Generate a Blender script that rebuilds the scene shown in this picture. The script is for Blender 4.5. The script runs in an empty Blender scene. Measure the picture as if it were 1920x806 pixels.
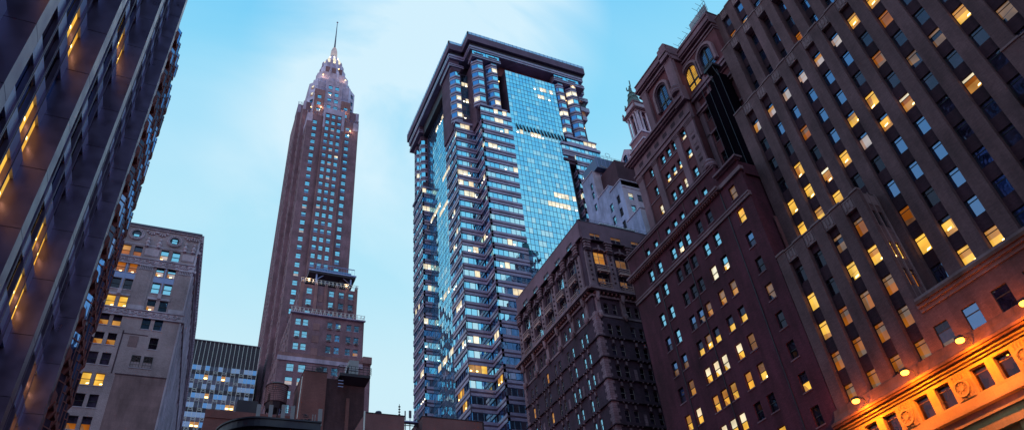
import bpy, math, random
from mathutils import Vector, Matrix
R = math.radians
C = bpy.context.scene.collection
scene = bpy.context.scene
random.seed(7)

# ------------------------------------------------------------------ camera
F_PX, PITCH, ROLL, YAW, CZ = 1331.8, R(39.07), R(-6.55), R(28.0), 1.7
def cam_axes():
    F = Vector((0, math.cos(PITCH), math.sin(PITCH))); X = Vector((1, 0, 0)); U = X.cross(F)
    X2 = X*math.cos(ROLL)+U*math.sin(ROLL); U2 = -X*math.sin(ROLL)+U*math.cos(ROLL)
    Rz = Matrix.Rotation(-YAW, 3, 'Z')
    return Rz@X2, Rz@U2, Rz@F
AX, AU, AF = cam_axes()
cam = bpy.data.cameras.new('camera'); cam.sensor_width = 36; cam.lens = F_PX/1920*36
cam.clip_end = 6000; cam.clip_start = 0.1
co = bpy.data.objects.new('camera', cam); C.objects.link(co)
mw = Matrix((AX, AU, -AF)).transposed().to_4x4(); mw.translation = (0, 0, CZ); co.matrix_world = mw
scene.camera = co
def project(p):
    d = Vector(p)-Vector((0, 0, CZ)); z = d.dot(AF)
    if z <= 0: return None
    return 960+F_PX*d.dot(AX)/z, 403-F_PX*d.dot(AU)/z, z

# ------------------------------------------------------------------ world, sun, exposure
w = bpy.data.worlds.new('World'); scene.world = w; w.use_nodes = True
nt = w.node_tree; nt.nodes.clear()
def N(t, **k):
    n = nt.nodes.new(t)
    for a, b in k.items(): setattr(n, a, b)
    return n
SUN_EL, SUN_AZ = R(4), R(250)
tc = N('ShaderNodeTexCoord'); sky = N('ShaderNodeTexSky', sky_type='NISHITA', sun_disc=False, sun_elevation=SUN_EL, sun_rotation=SUN_AZ)
sep = N('ShaderNodeSeparateXYZ'); nt.links.new(tc.outputs['Generated'], sep.inputs[0])
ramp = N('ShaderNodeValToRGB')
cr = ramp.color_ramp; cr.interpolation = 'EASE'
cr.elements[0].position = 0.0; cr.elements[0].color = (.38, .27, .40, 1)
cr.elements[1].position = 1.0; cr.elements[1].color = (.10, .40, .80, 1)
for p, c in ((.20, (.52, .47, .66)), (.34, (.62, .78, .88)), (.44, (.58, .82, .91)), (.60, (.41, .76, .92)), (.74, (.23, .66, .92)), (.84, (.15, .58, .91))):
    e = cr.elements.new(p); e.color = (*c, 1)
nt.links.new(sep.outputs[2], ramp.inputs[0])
# long streaked cloud veils
mp = N('ShaderNodeMapping'); mp.inputs['Rotation'].default_value = (R(20), R(-32), R(20)); mp.inputs['Scale'].default_value = (1.0, 3.2, .8)
nt.links.new(tc.outputs['Generated'], mp.inputs[0])
no = N('ShaderNodeTexNoise'); no.inputs['Scale'].default_value = 2.2; no.inputs['Detail'].default_value = 6; no.inputs['Roughness'].default_value = .52; no.inputs['Distortion'].default_value = .35
nt.links.new(mp.outputs[0], no.inputs['Vector'])
def ray(x, y): return (AF+AX*((x-960)/F_PX)-AU*((y-403)/F_PX)).normalized()
def blob(px, py, rad, soft):
    d = N('ShaderNodeVectorMath', operation='DOT_PRODUCT'); nt.links.new(tc.outputs['Generated'], d.inputs[0]); d.inputs[1].default_value = ray(px, py)
    m = N('ShaderNodeMapRange'); m.interpolation_type = 'SMOOTHSTEP'
    m.inputs[1].default_value = math.cos(rad); m.inputs[2].default_value = math.cos(rad*(1-soft))
    nt.links.new(d.outputs['Value'], m.inputs[0]); return m.outputs[0]
def mth(op, a, b):
    n = N('ShaderNodeMath', operation=op)
    for i, v in enumerate((a, b)):
        if isinstance(v, (int, float)): n.inputs[i].default_value = v
        else: nt.links.new(v, n.inputs[i])
    return n.outputs[0]
bl = mth('ADD', mth('MULTIPLY', blob(820, 60, R(15), 1), .85), mth('ADD', mth('MULTIPLY', blob(715, 330, R(15), 1), .42), mth('MULTIPLY', blob(450, 340, R(14), 1), .3)))
cm = N('ShaderNodeMapRange'); cm.inputs[1].default_value = .38; cm.inputs[2].default_value = .72; cm.inputs[3].default_value = .12; cm.inputs[4].default_value = 1.0
nt.links.new(no.outputs[0], cm.inputs[0])
mask = mth('MINIMUM', mth('MULTIPLY', bl, mth('MULTIPLY', cm.outputs[0], 1.5)), .85)
base_c = mth('MULTIPLY', cm.outputs[0], .10)
mask = mth('MAXIMUM', mask, base_c)
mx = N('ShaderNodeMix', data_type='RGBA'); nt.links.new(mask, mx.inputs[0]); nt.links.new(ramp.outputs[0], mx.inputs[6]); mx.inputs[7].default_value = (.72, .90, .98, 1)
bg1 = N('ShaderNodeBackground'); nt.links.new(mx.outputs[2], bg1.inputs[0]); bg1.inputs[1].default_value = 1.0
bg2 = N('ShaderNodeBackground'); nt.links.new(sky.outputs[0], bg2.inputs[0]); bg2.inputs[1].default_value = .03
ad = N('ShaderNodeAddShader'); nt.links.new(bg1.outputs[0], ad.inputs[0]); nt.links.new(bg2.outputs[0], ad.inputs[1])
out = N('ShaderNodeOutputWorld'); nt.links.new(ad.outputs[0], out.inputs[0])

sl = bpy.data.lights.new('sun', 'SUN'); sl.energy = .12; sl.angle = R(12); sl.color = (1, .8, .75)
so = bpy.data.objects.new('sun', sl); C.objects.link(so)
sd = Vector((math.sin(SUN_AZ)*math.cos(SUN_EL), math.cos(SUN_AZ)*math.cos(SUN_EL), math.sin(R(12))))
so.rotation_euler = (-sd).to_track_quat('-Z', 'Y').to_euler()
scene.view_settings.view_transform = 'Standard'; scene.view_settings.look = 'None'
scene.view_settings.exposure = 0.0; scene.view_settings.gamma = 1.0; scene.view_settings.use_curve_mapping = False

# ------------------------------------------------------------------ materials
MATS = {}
def newmat(name):
    m = bpy.data.materials.new(name); m.use_nodes = True; m.node_tree.nodes.clear(); MATS[name] = m
    return m, m.node_tree
def nd(t, ty, ins=None, **k):
    n = t.nodes.new(ty)
    for a, b in k.items(): setattr(n, a, b)
    for a, b in (ins or {}).items():
        if hasattr(b, 'is_output') or isinstance(b, bpy.types.NodeSocket): t.links.new(b, n.inputs[a])
        else: n.inputs[a].default_value = b
    return n
def wallvec(t):
    """(x+y, z) in metres: runs along any upright wall"""
    g = nd(t, 'ShaderNodeNewGeometry'); s = nd(t, 'ShaderNodeSeparateXYZ', {0: g.outputs['Position']})
    a = nd(t, 'ShaderNodeMath', {0: s.outputs[0], 1: s.outputs[1]}, operation='ADD')
    c = nd(t, 'ShaderNodeCombineXYZ', {0: a.outputs[0], 1: s.outputs[2]})
    return g.outputs['Position'], c.outputs[0]
def wall(name, c1, c2, mortar=None, bw=.5, bh=.18, ms=.02, stain=.25, rough=.85, bump=.15):
    c1, c2 = [(a*1.04, b*.83, c*1.02) for a, b, c in (c1, c2)]
    if mortar: mortar = (mortar[0]*1.1, mortar[1]*.8, mortar[2])
    m, t = newmat(name); pos, wv = wallvec(t)
    if mortar:
        b = nd(t, 'ShaderNodeTexBrick', {'Vector': wv, 'Color1': (*c1, 1), 'Color2': (*c2, 1), 'Mortar': (*mortar, 1), 'Scale': 1.0, 'Mortar Size': ms, 'Mortar Smooth': .2, 'Brick Width': bw, 'Row Height': bh})
        col = b.outputs[0]; hb = b.outputs[1]
    else:
        n0 = nd(t, 'ShaderNodeTexNoise', {'Vector': pos, 'Scale': 1.1, 'Detail': 5.0, 'Roughness': .65})
        col = nd(t, 'ShaderNodeMix', {0: n0.outputs[0], 6: (*c1, 1), 7: (*c2, 1)}, data_type='RGBA').outputs[2]; hb = None
    n1 = nd(t, 'ShaderNodeMapping', {'Vector': pos, 'Scale': (.45, .45, .10)})
    n2 = nd(t, 'ShaderNodeTexNoise', {'Vector': n1.outputs[0], 'Scale': 1.2, 'Detail': 6.0, 'Roughness': .7})
    mr = nd(t, 'ShaderNodeMapRange', {0: n2.outputs[0], 1: .3, 2: .75, 3: 1+stain*.6, 4: 1-stain})
    n4 = nd(t, 'ShaderNodeTexNoise', {'Vector': pos, 'Scale': .16, 'Detail': 3.0, 'Roughness': .6})
    mr4 = nd(t, 'ShaderNodeMapRange', {0: n4.outputs[0], 1: .3, 2: .7, 3: .74, 4: 1.26})
    n3 = nd(t, 'ShaderNodeTexNoise', {'Vector': pos, 'Scale': 6.0, 'Detail': 4.0, 'Roughness': .8})
    mr2 = nd(t, 'ShaderNodeMapRange', {0: n3.outputs[0], 1: .3, 2: .7, 3: .86, 4: 1.14})
    mm = nd(t, 'ShaderNodeMath', {0: mr.outputs[0], 1: mr2.outputs[0]}, operation='MULTIPLY')
    mm = nd(t, 'ShaderNodeMath', {0: mm.outputs[0], 1: mr4.outputs[0]}, operation='MULTIPLY')
    hs = nd(t, 'ShaderNodeHueSaturation', {'Color': col, 'Value': mm.outputs[0]})
    bs = nd(t, 'ShaderNodeBsdfPrincipled', {'Base Color': hs.outputs[0], 'Roughness': rough})
    bs.inputs['Specular IOR Level'].default_value = .25 if .5 < rough < .95 else (.02 if rough > .9 else .55)
    if bump:
        bp = nd(t, 'ShaderNodeBump', {'Height': n3.outputs[0], 'Strength': bump, 'Distance': .04}); t.links.new(bp.outputs[0], bs.inputs['Normal'])
    nd(t, 'ShaderNodeOutputMaterial', {0: bs.outputs[0]})
def metal(name, c, rough=.4, metallic=.8, var=.15, sc=.7):
    m, t = newmat(name); g = nd(t, 'ShaderNodeNewGeometry')
    n = nd(t, 'ShaderNodeTexNoise', {'Vector': g.outputs['Position'], 'Scale': sc, 'Detail': 5.0})
    mr = nd(t, 'ShaderNodeMapRange', {0: n.outputs[0], 1: .3, 2: .7, 3: 1-var, 4: 1+var})
    hs = nd(t, 'ShaderNodeHueSaturation', {'Color': (*c, 1), 'Value': mr.outputs[0]})
    mr3 = nd(t, 'ShaderNodeMapRange', {0: n.outputs[0], 1: .3, 2: .7, 3: rough*.8, 4: rough*1.25})
    bs = nd(t, 'ShaderNodeBsdfPrincipled', {'Base Color': hs.outputs[0], 'Roughness': mr3.outputs[0], 'Metallic': metallic})
    nd(t, 'ShaderNodeOutputMaterial', {0: bs.outputs[0]})
def glass(name, refl, tint=(.8, .9, 1.0), base=(.012, .018, .035), wob=.02, wsc=.35, rough=.02):
    m, t = newmat(name); g = nd(t, 'ShaderNodeNewGeometry')
    n = nd(t, 'ShaderNodeTexNoise', {'Vector': g.outputs['Position'], 'Scale': wsc, 'Detail': 2.0})
    bp = nd(t, 'ShaderNodeBump', {'Height': n.outputs[0], 'Strength': 1.0, 'Distance': wob})
    gl = nd(t, 'ShaderNodeBsdfGlossy', {'Color': (*tint, 1), 'Roughness': rough, 'Normal': bp.outputs[0]})
    n2 = nd(t, 'ShaderNodeTexNoise', {'Vector': g.outputs['Position'], 'Scale': .9, 'Detail': 3.0})
    mc = nd(t, 'ShaderNodeMapRange', {0: n2.outputs[0], 1: .35, 2: .7, 3: .5, 4: 2.2})
    hs = nd(t, 'ShaderNodeHueSaturation', {'Color': (*base, 1), 'Value': mc.outputs[0]})
    df = nd(t, 'ShaderNodeBsdfDiffuse', {'Color': hs.outputs[0]})
    ms = nd(t, 'ShaderNodeMixShader', {0: refl, 1: df.outputs[0], 2: gl.outputs[0]})
    nd(t, 'ShaderNodeOutputMaterial', {0: ms.outputs[0]})
def lit(name, c1, c2, st, refl=.05, sc=.45):
    """a window with a lamp on inside: ceiling, partitions and blinds of uneven brightness"""
    m, t = newmat(name); pos, wv = wallvec(t)
    n = nd(t, 'ShaderNodeTexNoise', {'Vector': pos, 'Scale': sc, 'Detail': 2.5, 'Roughness': .6})
    mr = nd(t, 'ShaderNodeMapRange', {0: n.outputs[0], 1: .3, 2: .7, 3: 0.0, 4: 1.0})
    col = nd(t, 'ShaderNodeMix', {0: mr.outputs[0], 6: (*c1, 1), 7: (*c2, 1)}, data_type='RGBA')
    v = nd(t, 'ShaderNodeTexNoise', {'Vector': wv, 'Scale': .6, 'Detail': .5})
    mr2 = nd(t, 'ShaderNodeMapRange', {0: v.outputs[0], 1: .3, 2: .7, 3: 1.25, 4: .7})
    mu = nd(t, 'ShaderNodeMath', {0: mr2.outputs[0], 1: st}, operation='MULTIPLY')
    em = nd(t, 'ShaderNodeEmission', {0: col.outputs[2], 1: mu.outputs[0]})
    gl = nd(t, 'ShaderNodeBsdfGlossy', {'Color': (.8, .9, 1, 1), 'Roughness': .05})
    ms = nd(t, 'ShaderNodeMixShader', {0: refl, 1: em.outputs[0], 2: gl.outputs[0]})
    nd(t, 'ShaderNodeOutputMaterial', {0: ms.outputs[0]})
def emit(name, c, s):
    m, t = newmat(name); e = nd(t, 'ShaderNodeEmission', {0: (*c, 1), 1: s}); nd(t, 'ShaderNodeOutputMaterial', {0: e.outputs[0]})

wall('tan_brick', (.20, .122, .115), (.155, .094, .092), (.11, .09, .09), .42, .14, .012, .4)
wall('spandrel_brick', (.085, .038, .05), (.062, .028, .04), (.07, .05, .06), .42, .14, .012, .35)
wall('cast_stone', (.32, .24, .22), (.25, .19, .18), None, stain=.35)
wall('red_brick', (.14, .036, .056), (.105, .028, .045), (.06, .03, .035), .4, .14, .012, .5)
wall('red_brick_bright', (.19, .062, .066), (.15, .05, .056), (.12, .07, .075), .4, .14, .012, .3)
wall('brown_stone', (.29, .19, .20), (.21, .14, .155), None, stain=.35)
wall('pale_band_stone', (.30, .21, .21), (.24, .165, .17), (.2, .15, .15), 1.2, .5, .01, .3)
wall('old_stone', (.34, .25, .27), (.24, .17, .19), (.09, .06, .075), .95, .42, .02, .45, bump=.3)
wall('dark_stone_brick', (.10, .06, .085), (.07, .045, .066), (.075, .05, .07), .5, .2, .015, .45)
wall('carved_stone', (.36, .27, .28), (.20, .145, .155), None, stain=.45, bump=.3)
wall('shadow_stone', (.09, .055, .07), (.065, .04, .055), None, stain=.3)  # darker stone of reveals, mouldings, string courses and parapets
wall('penthouse_render', (.24, .165, .195), (.22, .15, .18), None, stain=.12)
wall('balustrade_stone', (.60, .45, .37), (.5, .37, .31), None, stain=.2)
wall('pale_limestone', (.52, .54, .58), (.40, .41, .45), None, stain=.3)
wall('carved_limestone', (.62, .60, .62), (.36, .34, .37), None, stain=.3, bump=.5)
wall('grey_tan_brick', (.42, .40, .39), (.36, .34, .335), (.22, .18, .19), .45, .15, .015, .25)
wall('stucco_brown', (.26, .195, .19), (.225, .17, .165), (.17, .13, .13), 2.4, .9, .008, .45)
wall('deco_brick', (.31, .22, .235), (.25, .18, .195), (.12, .08, .085), .5, .16, .015, .3)
wall('deco_brick_light', (.33, .22, .195), (.28, .18, .165), (.2, .14, .14), .5, .16, .015, .3)
wall('deco_stone', (.54, .55, .62), (.42, .42, .50), None, stain=.35)
wall('deco_pale', (.66, .76, .86), (.56, .64, .75), None, stain=.2)
wall('granite_light', (.37, .38, .50), (.28, .285, .40), (.24, .22, .30), 1.25, 1.0, .025, .18, rough=.32)
wall('granite_dark', (.12, .09, .13), (.095, .07, .105), (.1, .07, .09), 1.25, 1.0, .025, .15)
wall('crown_granite', (.16, .13, .18), (.125, .105, .15), None, stain=.15)
wall('blue_white_stucco', (.33, .46, .60), (.24, .33, .46), None, stain=.5)
wall('roof_brick', (.26, .135, .115), (.22, .115, .10), (.17, .10, .09), .4, .13, .01, .15)
wall('roof_brick_dark', (.11, .06, .062), (.085, .05, .055), (.06, .04, .045), .4, .13, .01, .5)
wall('beige_render', (.30, .19, .175), (.26, .165, .155), None, stain=.15)
wall('orange_limestone', (.50, .42, .16), (.42, .35, .13), (.36, .27, .16), 1.6, .8, .006, .15)
wall('concrete', (.25, .24, .25), (.2, .19, .2), None, stain=.3)
wall('asphalt', (.06, .06, .065), (.045, .045, .05), None, stain=.3)
wall('pavement', (.22, .21, .21), (.18, .17, .17), (.1, .1, .1), 1.5, 1.5, .02, .2)
wall('old_wood', (.42, .28, .27), (.33, .22, .22), (.06, .04, .04), .22, 4.0, .02, .5)
wall('green_copper', (.16, .33, .28), (.10, .22, .20), None, stain=.4)
wall('brown_copper', (.20, .12, .09), (.13, .08, .065), None, stain=.6)
wall('terracotta', (.25, .11, .10), (.20, .09, .085), None, stain=.25)
wall('black_netting', (.008, .0035, .009), (.005, .0025, .007), (.003, .002, .004), .3, .3, .06, .3, rough=.97)
metal('bronze_cladding', (.165, .11, .21), .34, .8, .10, .9)
metal('steel_blue', (.27, .27, .50), .4, .6, .10)
metal('dark_metal', (.034, .022, .042), .5, .3)
metal('mid_metal', (.14, .11, .17), .5, .5)
metal('white_metal', (.75, .76, .8), .45, .2, .08)
metal('cornice_iron', (.03, .03, .06), .45, .3)
metal('pale_glass_panel', (.45, .60, .85), .3, .3)
metal('grey_panel', (.35, .34, .40), .6, .1)
metal('frame_dark', (.035, .028, .04), .6, .1)
metal('frame_pale', (.36, .28, .30), .6, .0)
metal('frame_brown', (.10, .05, .055), .6, .1)
metal('mullion_blue', (.10, .13, .25), .4, .4)
glass('glass_sky', .74, (.42, .80, 1.0), wob=.012)
glass('glass_blue', .34, (.35, .55, 1.0), (.012,.012,.04), wob=.02, wsc=.5)
glass('glass_dim', .075, (.6, .65, 1.0), (.03, .02, .04), wob=.015, wsc=.8)
glass('glass_dark', .045, (.7, .7, 1.0), (.012, .007, .014), wob=.01)
glass('glass_painted_sky', .5, (.42, .80, 1.0), (.16, .42, .60), wob=.01)  # pale blue base colour stands in for sky reflection these panes miss
glass('glass_deep', .42, (.5, .6, 1.0), wob=.01)
glass('glass_tower', .90, (.46, .84, 1.0), (.01, .03, .05), wob=.03, wsc=.25)
glass('glass_tower2', .86, (.36, .77, 1.0), (.01, .03, .05), wob=.04, wsc=.25)
glass('glass_tower3', .88, (.88, .97, 1.0), (.03, .05, .07), wob=.01, wsc=.3)
glass('glass_tower_deep', .62, (.22, .42, .85), (.01, .02, .05), wob=.03)
lit('lit_white', (1.0, .74, .42), (1.0, .90, .62), 1.3, .25)
lit('lit_yellow', (1.0, .45, .045), (1.0, .62, .10), .98)
lit('lit_amber', (.85, .30, .05), (1.0, .50, .12), .55)
lit('lit_dim', (.38, .16, .08), (.62, .30, .12), .36, .08)
lit('lit_orange', (.80, .19, .015), (1.0, .30, .03), .36, .05)
lit('lit_pink', (.75, .42, .38), (1.0, .66, .45), .55, .25)
lit('shop_ceiling', (.30, .20, .08), (.45, .32, .14), .45, .15)
emit('lamp_warm', (1.0, .62, .22), 7.0)
emit('lamp_cool', (1.0, .86, .62), 6.0)
emit('sodium', (1.0, .32, .03), 9.0)

# ------------------------------------------------------------------ mesh tools
class MB:
    def __init__(s): s.v = []; s.f = []; s.m = []; s.k = []; s.smooth = []
    def mi(s, m):
        if m not in s.k: s.k.append(m)
        return s.k.index(m)
    def face(s, pts, m, sm=False):
        b = len(s.v); s.v += [tuple(p) for p in pts]; s.f.append(tuple(range(b, b+len(pts)))); s.m.append(s.mi(m)); s.smooth.append(sm)
    def box(s, x0, y0, z0, x1, y1, z1, m, skip=''):
        if x0 > x1: x0, x1 = x1, x0
        if y0 > y1: y0, y1 = y1, y0
        b = len(s.v); s.v += [(x, y, z) for z in (z0, z1) for y in (y0, y1) for x in (x0, x1)]
        for f, t in (((0, 2, 3, 1), 'b'), ((4, 5, 7, 6), 't'), ((0, 1, 5, 4), 's'), ((2, 6, 7, 3), 'n'), ((0, 4, 6, 2), 'w'), ((1, 3, 7, 5), 'e')):
            if t in skip: continue
            s.f.append(tuple(b+i for i in f)); s.m.append(s.mi(m)); s.smooth.append(False)
    def prism(s, poly, z0, z1, m, top=True, bottom=True, scale=1.0):
        cx = sum(p[0] for p in poly)/len(poly); cy = sum(p[1] for p in poly)/len(poly); n = len(poly)
        p0 = [(x, y, z0) for x, y in poly]; p1 = [(cx+(x-cx)*scale, cy+(y-cy)*scale, z1) for x, y in poly]
        for i in range(n): s.face([p0[i], p0[(i+1) % n], p1[(i+1) % n], p1[i]], m)
        if top: s.face(p1, m)
        if bottom: s.face(p0[::-1], m)
    def lathe(s, cx, cy, prof, m, n=12, sm=True, rot=0):
        for (r0, z0), (r1, z1) in zip(prof, prof[1:]):
            for i in range(n):
                a0 = 2*math.pi*i/n+rot; a1 = 2*math.pi*(i+1)/n+rot
                s.face([(cx+r0*math.cos(a0), cy+r0*math.sin(a0), z0), (cx+r0*math.cos(a1), cy+r0*math.sin(a1), z0), (cx+r1*math.cos(a1), cy+r1*math.sin(a1), z1), (cx+r1*math.cos(a0), cy+r1*math.sin(a0), z1)], m, sm)
        for (r, z), fl in ((prof[0], True), (prof[-1], False)):
            if r > .001:
                q = [(cx+r*math.cos(2*math.pi*i/n+rot), cy+r*math.sin(2*math.pi*i/n+rot), z) for i in range(n)]
                s.face(q[::-1] if fl else q, m)
    def tube(s, a, b, r, m, n=6):
        a = Vector(a); b = Vector(b); d = (b-a); L = d.length
        if L < 1e-6: return
        q = d.to_track_quat('Z', 'Y').to_matrix(); ex = q@Vector((1, 0, 0)); ey = q@Vector((0, 1, 0))
        ra = [a+(ex*math.cos(2*math.pi*i/n)+ey*math.sin(2*math.pi*i/n))*r for i in range(n)]; rb = [p+d for p in ra]
        for i in range(n): s.face([ra[i], ra[(i+1) % n], rb[(i+1) % n], rb[i]], m, n > 5)
        s.face(ra[::-1], m); s.face(rb, m)
    def add(s, o, M):
        b = len(s.v); s.v += [tuple(M@Vector(p)) for p in o.v]
        for f, mi, sm in zip(o.f, o.m, o.smooth): s.f.append(tuple(b+i for i in f)); s.m.append(s.mi(o.k[mi])); s.smooth.append(sm)
    def mesh(s, name):
        me = bpy.data.meshes.new(name); me.from_pydata(s.v, [], s.f)
        for k in s.k: me.materials.append(MATS[k])
        me.polygons.foreach_set('material_index', s.m); me.polygons.foreach_set('use_smooth', s.smooth); me.update()
        return me
    def obj(s, name, parent=None, loc=None):
        if not s.f: return None
        o = bpy.data.objects.new(name, s.mesh(name)); C.objects.link(o)
        if parent: o.parent = parent; o.location = loc if loc is not None else -Vector(parent.location)
        elif loc is not None: o.location = loc
        return o
def frame_rot(ang): return Matrix.Rotation(ang, 4, 'Z')
class Fr:
    """wall frame: u to the viewer's right, n out of the wall"""
    def __init__(s, ox, oy, ang): s.o = Vector((ox, oy, 0)); s.a = ang; s.U = Vector((math.cos(ang), math.sin(ang), 0)); s.Nn = Vector((math.sin(ang), -math.cos(ang), 0))
    def p(s, u, n, z): q = s.o+s.U*u+s.Nn*n; return (q.x, q.y, z)
    def box(s, mb, u0, u1, n0, n1, z0, z1, m):
        P = [s.p(u, n, z) for z in (z0, z1) for n in (n1, n0) for u in (u0, u1)]
        for f in ((0, 2, 3, 1), (4, 5, 7, 6), (0, 1, 5, 4), (2, 6, 7, 3), (0, 4, 6, 2), (1, 3, 7, 5)): mb.face([P[i] for i in f], m)
    def mat(s, u, n, z): M = frame_rot(s.a); M.translation = Vector(s.p(u, n, z)); return M
SOUTH, WEST, EAST, NORTH = 0.0, -math.pi/2, math.pi/2, math.pi

# window prototypes (local: x across, -y outwards, z up from the sill)
WC = {}
def winproto(w_, h, style, up, lo, fr, v=0):
    if 'lit' not in lo: v = 0
    key = (round(w_, 2), round(h, 2), style, up, lo, fr, v)
    if key in WC: return WC[key]
    p = MB(); f = MB(); x0, x1 = -w_/2, w_/2; t = .06
    def pane(a, b, c, d, m, y=0.0):
        p.face([(a, y, c), (b, y, c), (b, y, d), (a, y, d)], m)
    lamp = None
    if lo.endswith('*'): lamp = lo; lo = lo[:-1]
    if style == 'sash':
        pane(x0, x1, 0, h*.5, lo, .03); pane(x0, x1, h*.5, h, up)
        f.box(x0, -.04, h*.5-.04, x1, .05, h*.5+.04, fr)
    elif style == 'pair':
        pane(x0, x1, 0, h*.68, lo); pane(x0, x1, h*.68, h, up)
        f.box(-.05, -.05, 0, .05, .04, h, fr); f.box(x0, -.045, h*.68-.035, x1, .04, h*.68+.035, fr)
    elif style == 'transom':
        pane(x0, x1, 0, h*.78, lo); pane(x0, x1, h*.78, h, up)
        f.box(x0, -.04, h*.78-.04, x1, .03, h*.78+.04, fr)
    elif style == 'muntin':
        pane(x0, x1, 0, h*.5, lo, .03); pane(x0, x1, h*.5, h, up)
        f.box(x0, -.04, h*.5-.035, x1, .05, h*.5+.035, fr)
        for k in (1, 2): f.box(x0+w_*k/3-.02, -.02, 0, x0+w_*k/3+.02, .025, h, fr)
        for k in (.25, .75): f.box(x0, -.021, h*k-.02, x1, .026, h*k+.02, fr)
    f.box(x0, -.05, 0, x0+t, .05, h, fr); f.box(x1-t, -.05, 0, x1, .05, h, fr); f.box(x0+t, -.05, 0, x1-t, .05, t, fr); f.box(x0+t, -.05, h-t, x1-t, .05, h, fr)
    dimmer = {'lit_yellow': 'lit_amber', 'lit_white': 'lit_yellow', 'lit_amber': 'lit_orange', 'lit_orange': 'lit_dim', 'lit_pink': 'lit_amber', 'lit_dim': 'glass_dim'}.get(lo)
    if dimmer and style != 'sash':
        y = -.004
        if v in (1, 4): p.face([(x0, y, h*.5), (x1, y, h*.5), (x1, y, h*.8), (x0, y, h*.8)], dimmer)
        if v == 2: p.face([(x0, y, 0), (x0+w_*.3, y, 0), (x0+w_*.45, y, h*.78), (x0, y, h*.78)], dimmer)
        if v == 3: p.face([(x0, y, 0), (x1, y, 0), (x1, y, h*.2), (x0, y, h*.36)], dimmer); p.face([(x1-w_*.3, y-.001, h*.15), (x1, y-.001, h*.1), (x1, y-.001, h*.78), (x1-w_*.3, y-.001, h*.78)], dimmer)
        if v == 5: p.face([(x0, y, h*.35), (x1, y, h*.47), (x1, y, h*.50), (x0, y, h*.38)], dimmer); p.face([(x0, y, 0), (x0+.3, y, 0), (x0+.3, y, h*.3), (x0, y, h*.3)], 'glass_dim')
    if dimmer and style == 'sash' and v in (2, 5): p.face([(x0, .026, 0), (x0+w_*.6, .026, 0), (x0+w_*.2, .026, h*.4), (x0, .026, h*.4)], dimmer)
    if lamp:
        a = (-.12, .1, -.42, -.3, .12, -.2)[v]*w_; zz = (.08, .1, .07, .3, .14, .1)[v]*h
        p.face([(a, -.01, zz), (a+w_*.30, -.01, zz+h*.02), (a+w_*.34, -.01, zz+h*.11), (a+w_*.06, -.01, zz+h*.09)], 'lamp_warm')
    WC[key] = [p, f, None, None]; return WC[key]
SILLS = {}
VR = random.Random(77)
def sillmb(w_, spec):
    m = MB(); m.box(-w_/2-.12, -spec[1]-.08, -.14, w_/2+.12, -spec[1]+.3, -.003, spec[0]); return m
class Bldg:
    def __init__(s, name, label, cat, loc, group=None):
        s.r = bpy.data.objects.new(name, None); C.objects.link(s.r); s.r.location = loc; s.r.empty_display_size = 2
        s.r['label'] = label; s.r['category'] = cat
        if group: s.r['group'] = group
        s.parts = {}; s.wins = []
    def mb(s, name):
        if name not in s.parts: s.parts[name] = MB()
        return s.parts[name]
    def win(s, M, w_, h, style, up, lo, fr='frame_dark', name='window', sill=None): s.wins.append((M, w_, h, style, up, lo, fr, name, sill))
    def custom(s, M, mb, w_, h, name): s.wins.append((M, w_, h, None, mb, None, None, name, None))
    def finish(s, limit=100):
        for n, mb in s.parts.items(): mb.obj(n, s.r)
        byname = {}
        for q in s.wins: byname.setdefault(q[7], []).append(q)
        for name, L in byname.items():
            sc = []
            for q in L:
                c = q[0].translation; pr = project(c)
                vis = pr and -30 < pr[0] < 1950 and -30 < pr[1] < 836
                nrm = q[0].to_3x3()@Vector((0, -1, 0)); d = (c-Vector((0, 0, CZ)))
                facing = max(.0, -nrm.normalized().dot(d.normalized()))
                sc.append((q[1]*q[2]*facing/d.length_squared if vis else -1, q))
            sc.sort(key=lambda a: -a[0])
            n_ind = len(sc) if len(sc) <= limit else limit
            rest = MB()
            for i, (a, q) in enumerate(sc):
                M = q[0]
                if q[3] is None:
                    if i < n_ind and a > 0:
                        M2 = M.copy(); M2.translation = M2.translation-Vector(s.r.location)
                        o = bpy.data.objects.new(name, q[4].mesh(name)); C.objects.link(o); o.parent = s.r; o.matrix_local = M2
                    else: rest.add(q[4], M)
                    continue
                pr = winproto(*q[1:7], v=VR.randint(0, 5))
                if i < n_ind and a > 0:
                    if pr[2] is None: pr[2] = pr[0].mesh(name); pr[3] = pr[1].mesh('window_frame')
                    M2 = M.copy(); M2.translation = M2.translation-Vector(s.r.location)
                    o = bpy.data.objects.new(name, pr[2]); C.objects.link(o); o.parent = s.r; o.matrix_local = M2
                    f = bpy.data.objects.new('window_frame', pr[3]); C.objects.link(f); f.parent = o
                    if q[8]:
                        k = (round(q[1], 2), q[8])
                        if k not in SILLS: SILLS[k] = sillmb(*k).mesh('sill')
                        f = bpy.data.objects.new('sill', SILLS[k]); C.objects.link(f); f.parent = o
                else:
                    rest.add(pr[0], M); rest.add(pr[1], M)
                    if q[8]: rest.add(sillmb(q[1], q[8]), M)
            if rest.f:
                o = rest.obj(name, s.r)
                if len(sc) > limit: o['kind'] = 'stuff'
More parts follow.
